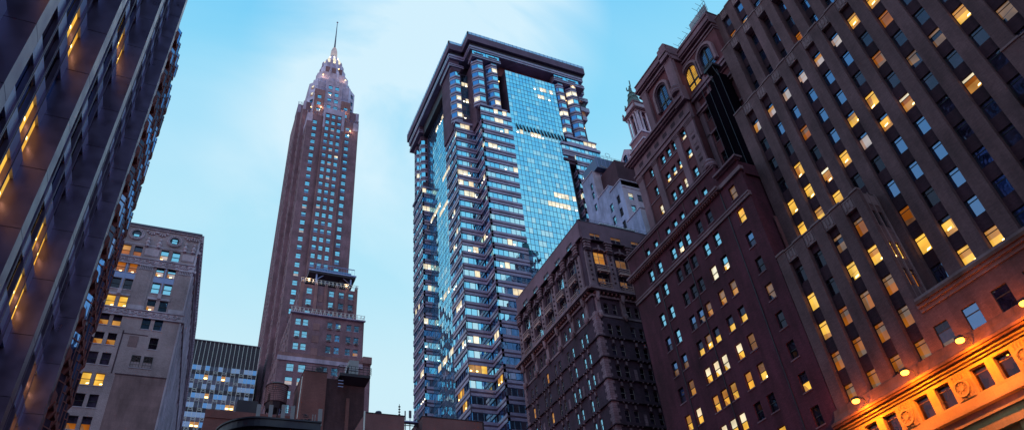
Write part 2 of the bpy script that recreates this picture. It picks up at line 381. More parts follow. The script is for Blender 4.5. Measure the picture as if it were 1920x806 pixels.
def facade(b, fr, width, z0, z1, cols, rows, wallm, depth=.28, win=None, part='wall', revealm=None, sill=None, lintel=None, style='sash', frm='frame_dark', sillout=.08):
    """a wall with real openings; cols [(u0,u1)], rows [(z0,z1)]; win(i,j)-> None (blank wall) or (upper, lower)"""
    mb = b.mb(part); rv = revealm or wallm
    cols = sorted(cols); rows = sorted(rows)
    def q(a, c, d, e):
        if c-a > 1e-4 and e-d > 1e-4: mb.face([fr.p(a, 0, d), fr.p(c, 0, d), fr.p(c, 0, e), fr.p(a, 0, e)], wallm)
    zc = z0
    for j, (a0, a1) in enumerate(rows):
        if a0 < z0 or a1 > z1: continue
        q(0, width, zc, a0); zc = a1; uc = 0
        for i, (c0, c1) in enumerate(cols):
            st = win(i, j) if win else ('glass_sky', 'glass_sky')
            if st is None: continue
            q(uc, c0, a0, a1); uc = c1
            for A, B in (((c0, a0), (c0, a1)), ((c0, a1), (c1, a1)), ((c1, a1), (c1, a0)), ((c1, a0), (c0, a0))):
                mb.face([fr.p(A[0], 0, A[1]), fr.p(A[0], -depth, A[1]), fr.p(B[0], -depth, B[1]), fr.p(B[0], 0, B[1])], rv)
            b.win(fr.mat((c0+c1)/2, -depth+.06, a0), c1-c0, a1-a0, style, st[0], st[1], frm, sill=(sill, depth-.06) if sill else None)
            if lintel: fr.box(b.mb('lintels'), c0-.12, c1+.12, -.02, .05, a1+.003, a1+.3, lintel)
        q(uc, width, a0, a1)
    q(0, width, zc, z1)
def core(mb, x0, y0, x1, y1, z0, z1, m, top='concrete', inset=.5):
    mb.box(x0+inset, y0+inset, z0, x1-.02, y1-.02, z1-.4, m); mb.box(x0+.01, y0+.01, z1-.4, x1, y1, z1-.02, top)
def solo(name, mb, label, cat, group=None, loc=None):
    o = mb.obj(name, None)
    o['label'] = label; o['category'] = cat
    if group: o['group'] = group
    return o
def struct(name, mb):
    o = mb.obj(name); o['kind'] = 'structure'; return o

# ------------------------------------------------------------------ ground
g = MB(); g.face([(-3000, -3000, -.13), (3000, -3000, -.13), (3000, 3000, -.13), (-3000, 3000, -.13)], 'asphalt'); struct('ground', g)
g = MB(); g.box(44, -60, -.12, 59.0, 320, 0.0, 'pavement'); struct('pavement', g)
g = MB(); g.box(-8.5, -60, -.12, -4.5, 320, 0.0, 'pavement'); struct('pavement', g)

exec_sections = []
rnd = random.Random(11)
def pick(r, table):
    x = r.random()*sum(t[0] for t in table)
    for wgt, st in table:
        x -= wgt
        if x <= 0: return st
    return table[-1][1]

# ================================================================== RIGHT: brick office block with piers and setbacks
SL = {'P': ('glass_blue', 'lit_pink'), 'b': ('glass_blue', 'glass_blue'), 'd': ('glass_dark', 'glass_dark'), 'n': ('glass_dim', 'glass_dim'), 'L': ('lit_yellow', 'lit_yellow*'),
      'l': ('glass_dim', 'lit_yellow*'), 'y': ('lit_yellow', 'lit_yellow'), 'o': ('lit_orange', 'lit_orange'), 'q': ('lit_dim', 'lit_orange'), 'm': ('lit_dim', 'lit_dim'), 'h': ('glass_blue', 'lit_yellow*')}
B = Bldg('office_building', 'huge brown brick office building with tall piers, stepped setbacks and many yellow lit windows', 'building', (62, 20, 0))
Wl = B.mb('wall')
def pier_block(x, ytop, ybot, z0, z1, firstwin, states, zrow0, nwin=None, cap=True, pd=.55, ww=1.55, pitch=3.0, rh=2.0, fh=3.62, left_pier=True):
    """wall facing west at x, from ytop (left end) to ybot; recessed window strips between piers"""
    fr = Fr(x, ytop, WEST); width = ytop-ybot
    rec = Fr(x+pd, ytop, WEST)
    cols = []; u = ytop-firstwin
    while u+ww < width-.2 and (nwin is None or len(cols) < nwin): cols.append((u, u+ww)); u += pitch
    rows = []; z = zrow0
    while z-rh > z0+.2: rows.append((z-rh, z)); z -= fh
    rows = rows[::-1]; nr = len(rows)
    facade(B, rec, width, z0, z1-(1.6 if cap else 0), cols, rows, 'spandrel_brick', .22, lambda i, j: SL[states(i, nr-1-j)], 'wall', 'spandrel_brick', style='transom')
    e = 0
    for i, (c0, c1) in enumerate(cols+[(width, width)]):
        fr.box(B.mb('piers'), e, c0, -pd+.002, .0, z0, z1, 'tan_brick')
        if cap and i < len(cols):
            fr.box(B.mb('carved_panels'), c0, c1, -pd-.3, -.12, z1-1.6, z1-.02, 'cast_stone')
            for k in range(3): fr.box(B.mb('carved_panels'), c0+.2+k*.45, c0+.42+k*.45, -.12, -.04, z1-1.4+.2*(k % 2), z1-.35, 'cast_stone')
            fr.box(B.mb('carved_panels'), c0+.05, c1-.05, -.12, -.06, z1-.3, z1-.1, 'cast_stone')
        if cap: fr.box(B.mb('coping'), e-.03, c0+.03, -pd, .10, z1, z1+.22, 'cast_stone')
        if cap and i < len(cols): fr.box(B.mb('coping'), c0+.03, c1-.03, -pd, .02, z1-.019, z1+.12, 'cast_stone')
        e = c1
pat = {0: 'PdddLLdoo', 1: 'PbdLLLoqo', 2: 'PbodLLdmq', 3: 'PbbbLdLoo', 4: 'PbbhPdboL', 5: 'PbnLhbbdLL', 6: 'LnonLbbbbLh', 7: 'LonmnnnbbbL', 8: 'LnnmnLnnnbLd', 9: 'nmnLnnnLlnLd', 10: 'nnnnmnnnnndL'}
r1 = random.Random(3)
cache = {}
r1v = random.Random(31)
SL.update({'z': ('lit_amber', 'lit_yellow*'), 'A': ('lit_white', 'lit_amber*')})
def st_main(i, j):
    if (i, j) not in cache:
        cache[i, j] = pat[i][j] if i in pat and j < len(pat[i]) else pick(r1, [(16, 'n'), (3, 'b'), (2, 'L'), (2, 'm'), (1, 'q'), (3, 'd'), (1, 'l')])
    c = cache[i, j]
    return r1v.choice('LLyzzAl') if c == 'L' else c
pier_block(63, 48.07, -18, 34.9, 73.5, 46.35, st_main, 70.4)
Wl.box(64.2, -18, 0, 66.6, 47.6, 73.3, 'tan_brick'); B.mb('roof').box(63.5, -18, 73.3, 66.2, 48.05, 73.49, 'concrete')
# upper setbacks
def st_up(i, j): return pick(r1, [(10, 'b'), (3, 'n'), (1, 'P'), (1, 'o')]) if i < 9 else pick(r1, [(6, 'n'), (3, 'b'), (1, 'L'), (1, 'P')])
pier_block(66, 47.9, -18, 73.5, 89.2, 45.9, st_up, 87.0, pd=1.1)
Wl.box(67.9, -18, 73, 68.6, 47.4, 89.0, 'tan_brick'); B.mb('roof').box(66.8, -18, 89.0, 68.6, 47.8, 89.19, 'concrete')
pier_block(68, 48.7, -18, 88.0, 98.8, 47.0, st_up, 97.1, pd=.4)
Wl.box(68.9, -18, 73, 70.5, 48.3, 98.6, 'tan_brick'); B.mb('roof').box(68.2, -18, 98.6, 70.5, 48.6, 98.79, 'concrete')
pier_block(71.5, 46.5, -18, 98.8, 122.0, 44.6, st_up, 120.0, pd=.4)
Wl.box(72.6, -18, 0, 130, 46.5, 121.8, 'tan_brick'); B.mb('roof').box(71.8, -18, 121.8, 130, 46.4, 122.1, 'concrete')
Wl.box(70.51, -18, 0, 72.0, 46.0, 98.4, 'tan_brick')
# left end walls of the setbacks (facing north)
Wl.box(63.02, 47.58, 0, 72, 48.05, 73.45, 'tan_brick'); Wl.box(68.05, 48.2, 73.5, 72, 48.68, 98.7, 'tan_brick')
# lower projecting block A
def st_a(i, j):
    return {0: 'dyyoo', 1: 'ddoooo', 2: 'mLqooo', 3: 'qLqqom'}[i][j] if i < 4 and j < 5 else pick(r1, [(1, 'o'), (1, 'q'), (1, 'd')])
pier_block(60, 48.0, 35.1, 27.0, 47.9, 46.65, st_a, 45.4, nwin=4)
Wl.box(61.2, 35.9, 0, 63.5, 47.9, 47.7, 'tan_brick'); B.mb('roof').box(60.6, 35.3, 47.7, 63.5, 47.9, 47.89, 'concrete')
Wl.box(60.02, 47.91, 0, 63.0, 47.98, 47.6, 'tan_brick')
fr = Fr(60.0, 35.3, SOUTH)
facade(B, fr, 3.0, 27, 47.9, [(.75, 1.45), (1.75, 2.45)], [(z, z+2.0) for z in (28.9, 32.5, 36.1, 39.4, 43.4)], 'tan_brick', .25, lambda i, j: SL['doqLd'[j]], style='transom')
for u in (.62, 1.53, 2.55): fr.box(B.mb('piers'), u, u+.16, 0, .12, 33.5, 47.9, 'cast_stone')
fr.box(B.mb('carved_panels'), .05, 2.95, 0, .05, 46.3, 47.7, 'cast_stone')
# right wing
def st_w(i, j): return pick(r1, [(4, 'n'), (2, 'L'), (2, 'b'), (1, 'q')])
pier_block(60, 17.0, -18, 33.0, 48.9, 15.3, st_w, 46.8)
Wl.box(61.2, -18, 0, 63.5, 16.95, 48.7, 'tan_brick'); B.mb('roof').box(60.6, -18, 48.7, 63.5, 16.95, 48.89, 'concrete')
fr = Fr(60.02, 17.0, NORTH)
Wl.box(60.02, 16.9, 33, 63.0, 17.0, 48.6, 'tan_brick')
# base wall
fr = Fr(60, 35.1, WEST)
cols = [(.25+3.0*k, 1.75+3.0*k) for k in range(17)]
bs = {0: ('glass_dark', 'lit_dim'), 1: ('glass_blue', 'glass_blue'), 2: ('glass_blue', 'glass_blue')}
facade(B, fr, 53.1, 26.5, 33.0, cols, [(27.6, 31.0)], 'tan_brick', .22, lambda i, j: bs.get(i, pick(r1, [(2, ('glass_blue', 'glass_blue')), (1, ('lit_dim', 'lit_dim'))])), style='transom')
Wl.box(60.6, -18, 0, 63.8, 35.0, 32.8, 'tan_brick')
led = B.mb('ledge'); fr.box(led, .0, 18.1, -3.2, .35, 33.0, 33.3, 'cast_stone'); fr.box(led, 0.1, 18.1, -3.1, .55, 33.302, 33.62, 'brown_copper'); fr.box(led, .1, 18.1, -3.05, .4, 33.622, 33.95, 'cast_stone')
fr.box(led, 0, 18.1, 0, .12, 32.6, 32.998, 'cast_stone')
# orange-lit base: cornice, frieze with medallions and square windows, shop level
fb = Fr(60, 48.0, WEST); W0 = 66.0
meds = [k for k in (1.0, 7.0, 13.0, 19.0, 25.0, 31.0, 37.0, 43.0, 49.0, 55.0)]
cols = []
for k in range(-1, 11):
    c = 1.0+6.0*k+6.0
    for a in (1.2, 3.5):
        if c+a-6+0 > .2: cols.append((c+a-6, c+a+1.5-6))
cols = sorted(set((round(a, 2), round(b_, 2)) for a, b_ in cols if a > .2 and b_ < W0-.3))
facade(B, fb, W0, 23.35, 26.55, cols, [(24.2, 26.2)], 'orange_limestone', .55, lambda i, j: ('glass_dark', 'glass_dark'), 'frieze', 'orange_limestone', style='transom', frm='frame_brown')
co_ = B.mb('cornice')
fb.box(co_, -.3, W0, -.3, .25, 26.552, 26.75, 'orange_limestone'); fb.box(co_, -.4, W0, -.3, .55, 26.752, 26.95, 'orange_limestone'); fb.box(co_, -.5, W0, -.3, .95, 26.952, 27.15, 'brown_copper'); fb.box(co_, -.5, W0, -.3, 1.1, 27.152, 27.4, 'brown_copper')
# copper apron behind the cornice
ap = B.mb('copper_apron')
prof = [(1.05, 27.402), (.55, 27.75), (.25, 28.25), (.08, 28.9)]
for (n0, a0), (n1, a1) in zip(prof, prof[1:]): ap.face([fb.p(-.4, n0, a0), fb.p(W0, n0, a0), fb.p(W0, n1, a1), fb.p(-.4, n1, a1)], 'brown_copper')
for k in range(int(W0/1.1)):
    u = .3+k*1.1
    for (n0, a0), (n1, a1) in zip(prof, prof[1:]): ap.face([fb.p(u, n0+.05, a0+.03), fb.p(u+.06, n0+.05, a0+.03), fb.p(u+.06, n1+.05, a1+.03), fb.p(u, n1+.05, a1+.03)], 'brown_copper')
for c in meds:
    m = MB(); f2 = Fr(0, 0, SOUTH)
    f2.box(m, -.85, .85, 0, .06, -1.05, 1.25, 'orange_limestone')
    for k in range(5): f2.box(m, -.62+k*.28, -.5+k*.28, .06, .12, .62, 1.15, 'orange_limestone')
    def ring(r0, r1_, y0, y1, n=28):
        for i in range(n):
            a, b_ = 2*math.pi*i/n, 2*math.pi*(i+1)/n
            P = lambda r, t, y: (r*math.cos(t), -y, r*math.sin(t)-.12)
            m.face([P(r0, a, y1), P(r0, b_, y1), P(r1_, b_, y1), P(r1_, a, y1)], 'orange_limestone')
            m.face([P(r1_, a, y0), P(r1_, b_, y0), P(r1_, b_, y1), P(r1_, a, y1)], 'orange_limestone')
            if r0 > 0: m.face([P(r0, a, y0), P(r0, b_, y0), P(r0, b_, y1), P(r0, a, y1)], 'orange_limestone')
    ring(.56, .72, .05, .24); ring(0, .22, .05, .22)
    for i in range(10):
        a = 2*math.pi*i/10; ca, sa = math.cos(a), math.sin(a)
        m.face([(.24*ca-.05*sa, -.15, .24*sa+.05*ca-.12), (.24*ca+.05*sa, -.15, .24*sa-.05*ca-.12), (.54*ca+.11*sa, -.15, .54*sa-.11*ca-.12), (.54*ca-.11*sa, -.15, .54*sa+.11*ca-.12)], 'orange_limestone')
    for k in range(4): f2.box(m, -.5+k*.28, -.38+k*.28, .06, .11, -1.0, -.72, 'orange_limestone')
    M = fb.mat(c, 0, 25.2); B.custom(M, m, 1.7, 2.2, 'medallion')
fb.box(B.mb('frieze'), 0, W0, -.5, .25, 23.1, 23.35, 'orange_limestone')
fb.box(B.mb('wall'), 0, W0, -1.2, -.35, 21.9, 23.1, 'concrete')
fb.box(B.mb('fascia'), 0, W0, -.5, .35, 20.9, 22.1, 'orange_limestone'); fb.box(B.mb('fascia'), 0, W0, -.5, .55, 22.102, 22.3, 'orange_limestone')
for k in range(11):
    u = 11.3+k*5.6 if k else 9.5
    if u+4.8 > W0: break
    sh = MB(); f3 = Fr(0, 0, SOUTH)
    sh.face([(0, 0, 0), (4.6, 0, 0), (4.6, 0, 4.2), (0, 0, 4.2)], 'glass_dim'); 
    for x in (0, 1.5, 3.05, 4.5): sh.box(x, -.12, 0, x+.12, .05, 4.2, 'frame_dark')
    sh.box(0, -.11, 3.3, 4.6, .04, 3.4, 'frame_dark'); sh.box(0, -.13, 4.1, 4.6, .06, 4.22, 'frame_dark')
    for x, z in ((.5, 2.6), (1.1, 3.6), (2.1, 2.7), (2.6, 3.7), (3.6, 2.8), (3.9, 3.6)): sh.box(x, -.012, z, x+.28, -.006, z+.09, 'lamp_cool')
    sh.face([(0.2, -.004, .2), (4.4, -.004, .2), (4.4, -.004, 2.3), (.2, -.004, 2.3)], 'lit_dim'); sh.face([(2.2, -.006, .2), (2.9, -.006, .2), (2.9, -.006, 2.9), (2.5, -.006, 2.9)], 'green_copper'); sh.face([(0.2, -.003, 2.3), (4.4, -.003, 2.3), (4.4, -.003, 4.0), (.2, -.003, 4.0)], 'shop_ceiling')
    B.custom(fb.mat(u, -.2, 16.6), sh, 4.6, 4.2, 'shop_window')
fb.box(B.mb('wall'), 0, W0, -1.2, -.3, 0, 20.9, 'orange_limestone')
k = 0; u = 0
while u < W0-1:
    fb.box(B.mb('base_piers'), u, u+ (9.3 if u == 0 else .95), -.3, .1, 0, 20.9, 'orange_limestone'); u = 10.3 if u == 0 else u+5.6
B.mb('wall').box(60.9, -18, 0, 64, 47.9, 26.4, 'tan_brick')
B.finish()
# floodlights standing on the cornice
lampy = [44.73, 38.66, 32.63, 26.54]
for i, yy in enumerate(lampy):
    s = 57.7/59; y = yy*s; z = 1.7+(28.4-1.7)*s
    e = bpy.data.objects.new('floodlight', None); C.objects.link(e); e.location = (59.2, y, 27.4)
    e['label'] = ['glowing orange floodlight at the far left end of the lit cornice', 'second glowing orange floodlight from the left end of the cornice', 'third glowing floodlight from the left, above the carved medallion', 'glowing orange floodlight at the right edge above the cornice', 'orange floodlight on the cornice right of the frame edge, nearer one', 'orange floodlight on the cornice right of the frame edge, farther one'][i]
    e['category'] = 'floodlight'; e['group'] = 'floodlights along the lit cornice'
    arm = MB(); arm.tube((59.2, y, 27.4), (59.0, y, z+.3), .05, 'dark_metal'); arm.tube((59.0, y, z+.3), (57.9, y, z+.3), .04, 'dark_metal'); arm.obj('arm', e)
    hd = MB(); hd.box(57.5, y-.3, z-.02, 57.9, y+.3, z+.25, 'dark_metal'); hd.obj('housing', e)
    ln = MB(); ln.lathe(57.7, y, [(.12, z-.34), (.30, z-.26), (.36, z-.14), (.33, z-.022)], 'sodium', 14); ln.obj('lens', e)
    li = bpy.data.lights.new('floodlight_glow', 'AREA'); li.energy = 700; li.color = (1.0, .215, .004); li.shape = 'RECTANGLE'; li.size = .4; li.size_y = .5
    lo = bpy.data.objects.new('floodlight_glow', li); C.objects.link(lo); lo.parent = e; lo.location = Vector((57.7, y, z-.38))-Vector(e.location)
    lo.rotation_euler = (Vector((.55, 0, -1))).to_track_quat('-Z', 'Y').to_euler()
    li2 = bpy.data.lights.new('floodlight_spill', 'POINT'); li2.energy = 700; li2.color = (1.0, .23, .005); li2.shadow_soft_size = .15
    lo2 = bpy.data.objects.new('floodlight_spill', li2); C.objects.link(lo2); lo2.parent = e; lo2.location = Vector((57.75, y, z-.6))-Vector(e.location)

# ================================================================== dark red brick building (lower right)
B = Bldg('red_brick_building', 'dark red brick building with pale stone bands and yellow lit sash windows, right of centre', 'building', (64, 62, 0))
cl = [51.2, 56.45, 58.8, 61.7, 63.45, 65.25, 68.9, 71.2]; wy = 1.2
KS = {'s': ('glass_sky', 'glass_sky'), 'k': ('glass_dark', 'glass_dark'), 'w': ('glass_sky', 'lit_white*'), 'B': ('lit_white', 'lit_yellow'), 'Y': ('lit_yellow', 'lit_yellow'), 'y': ('glass_dim', 'lit_yellow'),
      'r': ('lit_dim', 'lit_dim'), 'a': ('lit_dim', 'lit_amber'), 'g': ('glass_blue', 'lit_dim'), 'e': ('glass_blue', 'glass_dim'), 'A': ('lit_amber', 'lit_yellow'), 'v': ('lit_dim', 'lit_yellow*'), 'W': ('lit_white', 'lit_white')}
#        right ............ left (col order as cl)
KP = ['rkk'+'sws'+'ss', 'Yss'+'kkk'+'ss', 'dwW'+'kkk'+'ss', 'kaa'+'age'+'se', 'ryy'+'yvy'+'gg', 'krB'+'WWB'+'ae', 'kvA'+'AAA'+'BA', 'ykk'+'BBW'+'BB', 'kYA'+'WBB'+'YB', 'kaY'+'YAB'+'AY', 'kkY'+'AAY'+'YA']
fr = Fr(60, 75.3, WEST)
cols = sorted([(75.3-y, 75.3-y+wy) for y in cl]); n = len(cols)
rows = [(59.25-3.86*k, 61.35-3.86*k) for k in range(15)][::-1]
KS['d'] = KS['e']
def kw(i, j):
    k = len(rows)-1-j; c = n-1-i
    return KS[KP[k][c]] if k < len(KP) else KS[random.Random(k*9+c).choice('YAkaBv')]
facade(B, fr, 27.2, 0, 61.95, cols, rows, 'red_brick', .32, kw, sill='brown_stone')
st = B.mb('stone_bands')
fr.box(st, -.1, 27.3, -.2, .22, 57.9, 58.35, 'pale_band_stone'); fr.box(st, -.1, 27.3, -.2, .32, 58.352, 58.6, 'pale_band_stone')
fr.box(st, -.35, 22.9, -.3, .55, 62.3, 62.55, 'pale_band_stone'); fr.box(st, -.45, 22.9, -.3, .75, 62.552, 62.85, 'pale_band_stone'); fr.box(st, -.1, 22.6, -.3, .2, 61.95, 62.3, 'terracotta')
for k in range(44): fr.box(st, -.1+k*.52, .15+k*.52, .2, .45, 62.0, 62.298, 'terracotta')
fr.box(st, 23.0, 27.5, -.3, .3, 62.2, 62.8, 'pale_band_stone')
small = sorted([(75.3-y, 75.3-y+1.05) for y in (70.62, 68.38, 65.03, 63.16, 61.33, 58.01, 55.79)])
facade(B, Fr(60.02, 75.3, WEST), 22.9, 62.6, 66.3, small, [(63.8, 64.95)], 'red_brick', .3, lambda i, j: ('glass_sky', 'glass_sky'), style='transom')
fr.box(B.mb('wall'), 22.9, 27.2, -.4, -.002, 61.95, 64.0, 'red_brick')
fr.box(st, -.2, 23.0, -.4, .18, 66.3, 66.55, 'brown_stone'); fr.box(st, -.3, 23.1, -.5, .3, 66.552, 66.8, 'brown_stone')
fr.box(st, 22.9, 27.4, -.4, .25, 64.0, 64.2, 'brown_stone'); fr.box(st, 22.9, 27.7, -.6, .7, 64.202, 64.5, 'brown_stone')
fr.box(B.mb('wall'), 22.9, 23.1, -4, 0, 62, 66.3, 'red_brick')
mbw = B.mb('wall'); mbw.box(60.9, 48.4, 0, 90, 75.28, 61.9, 'red_brick'); mbw.box(60.5, 52.4, 61.9, 90, 75.28, 66.2, 'red_brick'); mbw.box(60.5, 48.12, 61.9, 90, 52.4, 63.9, 'red_brick')
mbw.box(60.01, 48.1, 0, 60.6, 48.3, 61.9, 'red_brick')
mbw.box(62.5, 47.98, 49, 68, 48.12, 55, 'terracotta')
# rain pipes and chimneys
for u in (13.2, 22.6, 6.1): fr.box(B.mb('downpipe'), u, u+.10, .0, .1, 20, 61.9, 'dark_metal')
for u in (4.5, 8.7, 11.9, 15.4, 18.9): fr.box(B.mb('downpipe'), u, u+.06, .0, .07, 62.9, 66.3, 'frame_brown')
B.mb('roof_parapet').box(61.5, 52.6, 66.2, 89, 75.1, 67.1, 'red_brick')
for y in (59.5, 62.3, 72):
    B.mb('roof_rail').tube((60.3, y, 66.8), (60.3, y, 67.6), .04, 'dark_metal')
    B.mb('roof_rail').box(60.1, y-.2, 67.5, 61.9, y+.0, 67.6, 'dark_metal')
B.mb('roof_rail').tube((60.3, 53, 67.6), (60.3, 75, 67.6), .035, 'dark_metal')
# round corner turret stump where the parapet steps
B.mb('corner_ornament').lathe(60.4, 52.9, [(.9, 66.8), (1.0, 67.1), (.8, 67.5), (.9, 67.8), (.45, 68.4), (.1, 68.6)], 'brown_stone', 14)
B.finish()

# ================================================================== red brick and stone building with arched windows
B = Bldg('arched_window_building', 'red brick and carved stone building with three tall arched windows under its parapet', 'building', (72, 60, 0))
st = B.mb('stonework'); wl = B.mb('wall')
XP, XR = 65.0, 67.0
fl = Fr(XP, 73.3, WEST)   # lower shaft
cols = sorted([(73.3-y, 73.3-y+w_) for y, w_ in ((70.25, .95), (66.8, 1.15), (65.05, 1.15), (63.3, 1.15), (60.8, 1.2))])
rows = [(81.1-4.06*k, 83.1-4.06*k) for k in range(6)][::-1]
IS = {(0, 5): 's', (1, 5): 's', (2, 5): 's', (3, 5): 's', (4, 5): 'w', (0, 4): 's', (1, 4): 'w', (2, 4): 'w', (3, 4): 'w', (4, 4): 'w', (0, 3): 'W', (1, 3): 's', (2, 3): 's', (3, 3): 'W', (4, 3): 's'}
IST = {'s': ('glass_sky', 'glass_sky'), 'w': ('glass_sky', 'lit_white'), 'W': ('lit_white', 'lit_white')}
facade(B, fl, 16.3, 55, 84.6, cols, rows, 'red_brick_bright', .35, lambda i, j: IST[IS.get((i, j), 's')], sill='brown_stone')
for u0, u1 in ((-.1, 1.4), (4.55, 5.75), (11.1, 12.3), (14.3, 16.3)):
    fl.box(st, u0, u1, -.1, .28, 60, 82.6, 'brown_stone')
    for k, e in enumerate((.06, .14, .22)): fl.box(st, u0-e, u1+e, -.1, .3+e, 82.6+.25*k+.002*k, 82.84+.25*k, 'brown_stone')
for k in range(8): fl.box(st, 14.9, 15.7, .28, .34, 76+1.2*k-4, 76.5+1.2*k-4, 'pale_band_stone' if k % 2 else 'spandrel_brick')
for z in (79.9, 75.8):
    fl.box(st, 5.75, 11.1, -.05, .12, z+.6, z+.8, 'brown_stone'); fl.box(st, 1.4, 4.55, -.05, .12, z+.6, z+.8, 'brown_stone')
# main cornice stack
for z0_, z1_, o_ in ((83.4, 84.2, .25), (84.2, 84.6, .45), (84.6, 86.9, .12), (86.9, 87.2, .55), (87.2, 87.6, .95), (87.6, 88.0, 1.25), (88.0, 88.9, .5)):
    fl.box(st, -.2-o_, 16.4, -.4, o_, z0_+.002, z1_, 'brown_stone')
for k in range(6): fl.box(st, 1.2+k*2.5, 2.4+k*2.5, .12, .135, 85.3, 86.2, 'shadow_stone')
# right-hand lower wall
frr = Fr(XR, 57.2, WEST)
facade(B, frr, 9.0, 55, 100.0, [(1.2, 2.4), (4.6, 5.8)], [(68, 70.2), (72.5, 74.7), (77, 79.2), (82, 84.2)], 'red_brick_bright', .35, lambda i, j: ('glass_dark', 'glass_dark'), sill='brown_stone')
for z0_, z1_, o_ in ((84.0, 84.4, .4), (84.4, 84.8, .7), (86.9, 87.2, .3), (87.2, 87.7, .8), (79.0, 79.3, .3)): frr.box(st, 0, 9.2, -.1, o_, z0_+.002, z1_, 'brown_stone')
for u0 in (-.02, 3.2): frr.box(st, u0, u0+.9, -.1, .3, 60, 86.9, 'brown_stone')
def arch(frm_, u, z, wdt, h, mats, ringm='pale_band_stone'):
    """tall round-headed window with leaded panes; z = sill, h = height to springing"""
    m = MB(); r = wdt/2; n_ = 14
    pts = [(-r, 0, 0), (r, 0, 0), (r, 0, h)]+[(r*math.cos(math.pi*i/n_), 0, h+r*math.sin(math.pi*i/n_)) for i in range(1, n_)]+[(-r, 0, h)]
    m.face([(p[0], -.03, p[2]) for p in pts], mats)
    M0 = frm_.mat(u, 0, z)
    f = MB(); f.box(-.12, -.14, 0, .12, -.04, h+r-.1, 'frame_dark'); f.box(-r, -.14, h*.28, r, -.042, h*.28+.45, 'frame_dark')
    for k in range(-5, 6):
        if k: x = r*k/6; f.box(x-.025, -.06, 0, x+.025, -.035, h+math.sqrt(r*r-x*x), 'frame_dark')
    for k in range(1, 10):
        zz = k*(h+r)/10; hw = r if zz < h else math.sqrt(max(0, r*r-(zz-h)**2)); f.box(-hw, -.062, zz-.025, hw, -.034, zz+.025, 'frame_dark')
    m.add(f, Matrix.Identity(4)); B.custom(M0, m, wdt, h+r, 'arched_window')
    # deep surround: jamb and voussoir rings stepping out
    s = MB()
    for r0, r1_, y in ((r, r+.38, -.42), (r+.38, r+.85, -.62)):
        for sgn in (-1, 1):
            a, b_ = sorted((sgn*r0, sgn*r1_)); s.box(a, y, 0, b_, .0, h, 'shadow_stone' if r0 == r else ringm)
        for i in range(18):
            t0, t1 = math.pi*i/18, math.pi*(i+1)/18
            P = lambda rr, t, yy: (rr*math.cos(t), yy, h+rr*math.sin(t))
            mm_ = 'shadow_stone' if r0 == r else ringm
            s.face([P(r0, t0, y), P(r0, t1, y), P(r1_, t1, y), P(r1_, t0, y)], mm_); s.face([P(r0, t0, y), P(r0, t1, y), P(r0, t1, 0), P(r0, t0, 0)], mm_); s.face([P(r1_, t0, y), P(r1_, t1, y), P(r1_, t1, 0), P(r1_, t0, 0)], mm_)
    st.add(s, M0)
fa = Fr(XP+.1, 66.4, WEST)
fa.box(wl, 0, 9.4, -3, 0, 88, 99.5, 'red_brick_bright'); arch(fa, 4.9, 90.4, 2.7, 3.6, 'glass_blue')
for u0, u1 in ((.1, 1.5), (7.6, 9.6)): fa.box(st, u0, u1, -.1, .55, 88.9, 98.0, 'brown_stone')
for z0_, z1_, o_ in ((97.6, 97.9, .35), (97.9, 98.3, .6), (98.9, 99.2, .8), (99.2, 99.6, 1.1), (99.6, 100.9, .75), (100.9, 101.1, .9)): fa.box(st, -.2-o_*.5, 9.8, -3, o_, z0_+.002, z1_, 'brown_stone')
fa.box(st, 7.5, 9.7, -1, 1.1, 98.3, 101.4, 'brown_stone'); fa.box(st, 7.9, 9.2, -1, .8, 101.4, 102.2, 'brown_stone')
# hexagonal pedestal pilaster under the pier
fa.box(st, 7.3, 9.9, -.2, 1.0, 86.9, 90.4, 'brown_stone'); B.mb('corner_ornament').lathe(XP-.6, 57.8, [(1.0, 89.2), (1.1, 89.6), (.9, 90.1), (1.0, 90.6), (.5, 91.3), (.1, 91.5)], 'brown_stone', 14)
fra = Fr(XR+.02, 57.1, WEST)
fra.box(wl, .0, 8.9, -3, -.01, 87, 99.9, 'red_brick_bright')
arch(fra, 1.4, 90.2, 2.6, 3.2, 'lit_yellow'); arch(fra, 5.5, 90.2, 2.6, 3.2, 'glass_blue')
fra.box(st, 3.15, 3.75, -.1, .3, 88.6, 93.6, 'brown_stone')
for z0_, z1_, o_ in ((96.3, 96.6, .15), (97.0, 97.3, .3), (97.9, 98.2, .55), (98.2, 98.7, .8), (98.7, 99.7, .5), (99.7, 100.2, .7)): fra.box(st, 0, 9.0, -3, o_, z0_+.002, z1_, 'brown_stone')
fra.box(st, 0, 9.0, -.2, .6, 88.4, 88.9, 'brown_stone')
fra.box(B.mb('parapet'), 2.2, 8.9, -3, .1, 100.2, 101.0, 'shadow_stone')
wl.box(XP+.6, 57.4, 0, 95, 73.2, 88, 'red_brick_bright'); wl.box(XR+.6, 48.75, 0, 95, 57.4, 99.6, 'red_brick_bright'); wl.box(XP+3, 57.4, 88, 95, 66.3, 99.4, 'red_brick_bright')
# roof cages
rl = B.mb('roof_railing')
for y0, y1, z0_, h_ in ((47.9, 49.9, 101, 2.6), (53.6, 56.4, 100.2, 1.6), (49.9, 52.6, 100.4, 1.2)):
    for k in range(5):
        y = y0+(y1-y0)*k/4; rl.tube((XR+.1, y, z0_), (XR+.1, y, z0_+h_), .045, 'mid_metal', 4)
        if k % 2 == 0: rl.tube((XR+.1, y, z0_+h_*.9), (XR-1.0, y, z0_+h_*1.0), .03, 'mid_metal', 4)
    for k in (.35, .7, 1): rl.tube((XR+.1, y0, z0_+h_*k), (XR+.1, y1, z0_+h_*k), .04, 'mid_metal', 4)
pn = B.mb('roof_screen'); pn.box(XR+.3, 48.2, 100.9, XR+.34, 52.8, 103.2, 'grey_panel')
B.finish()

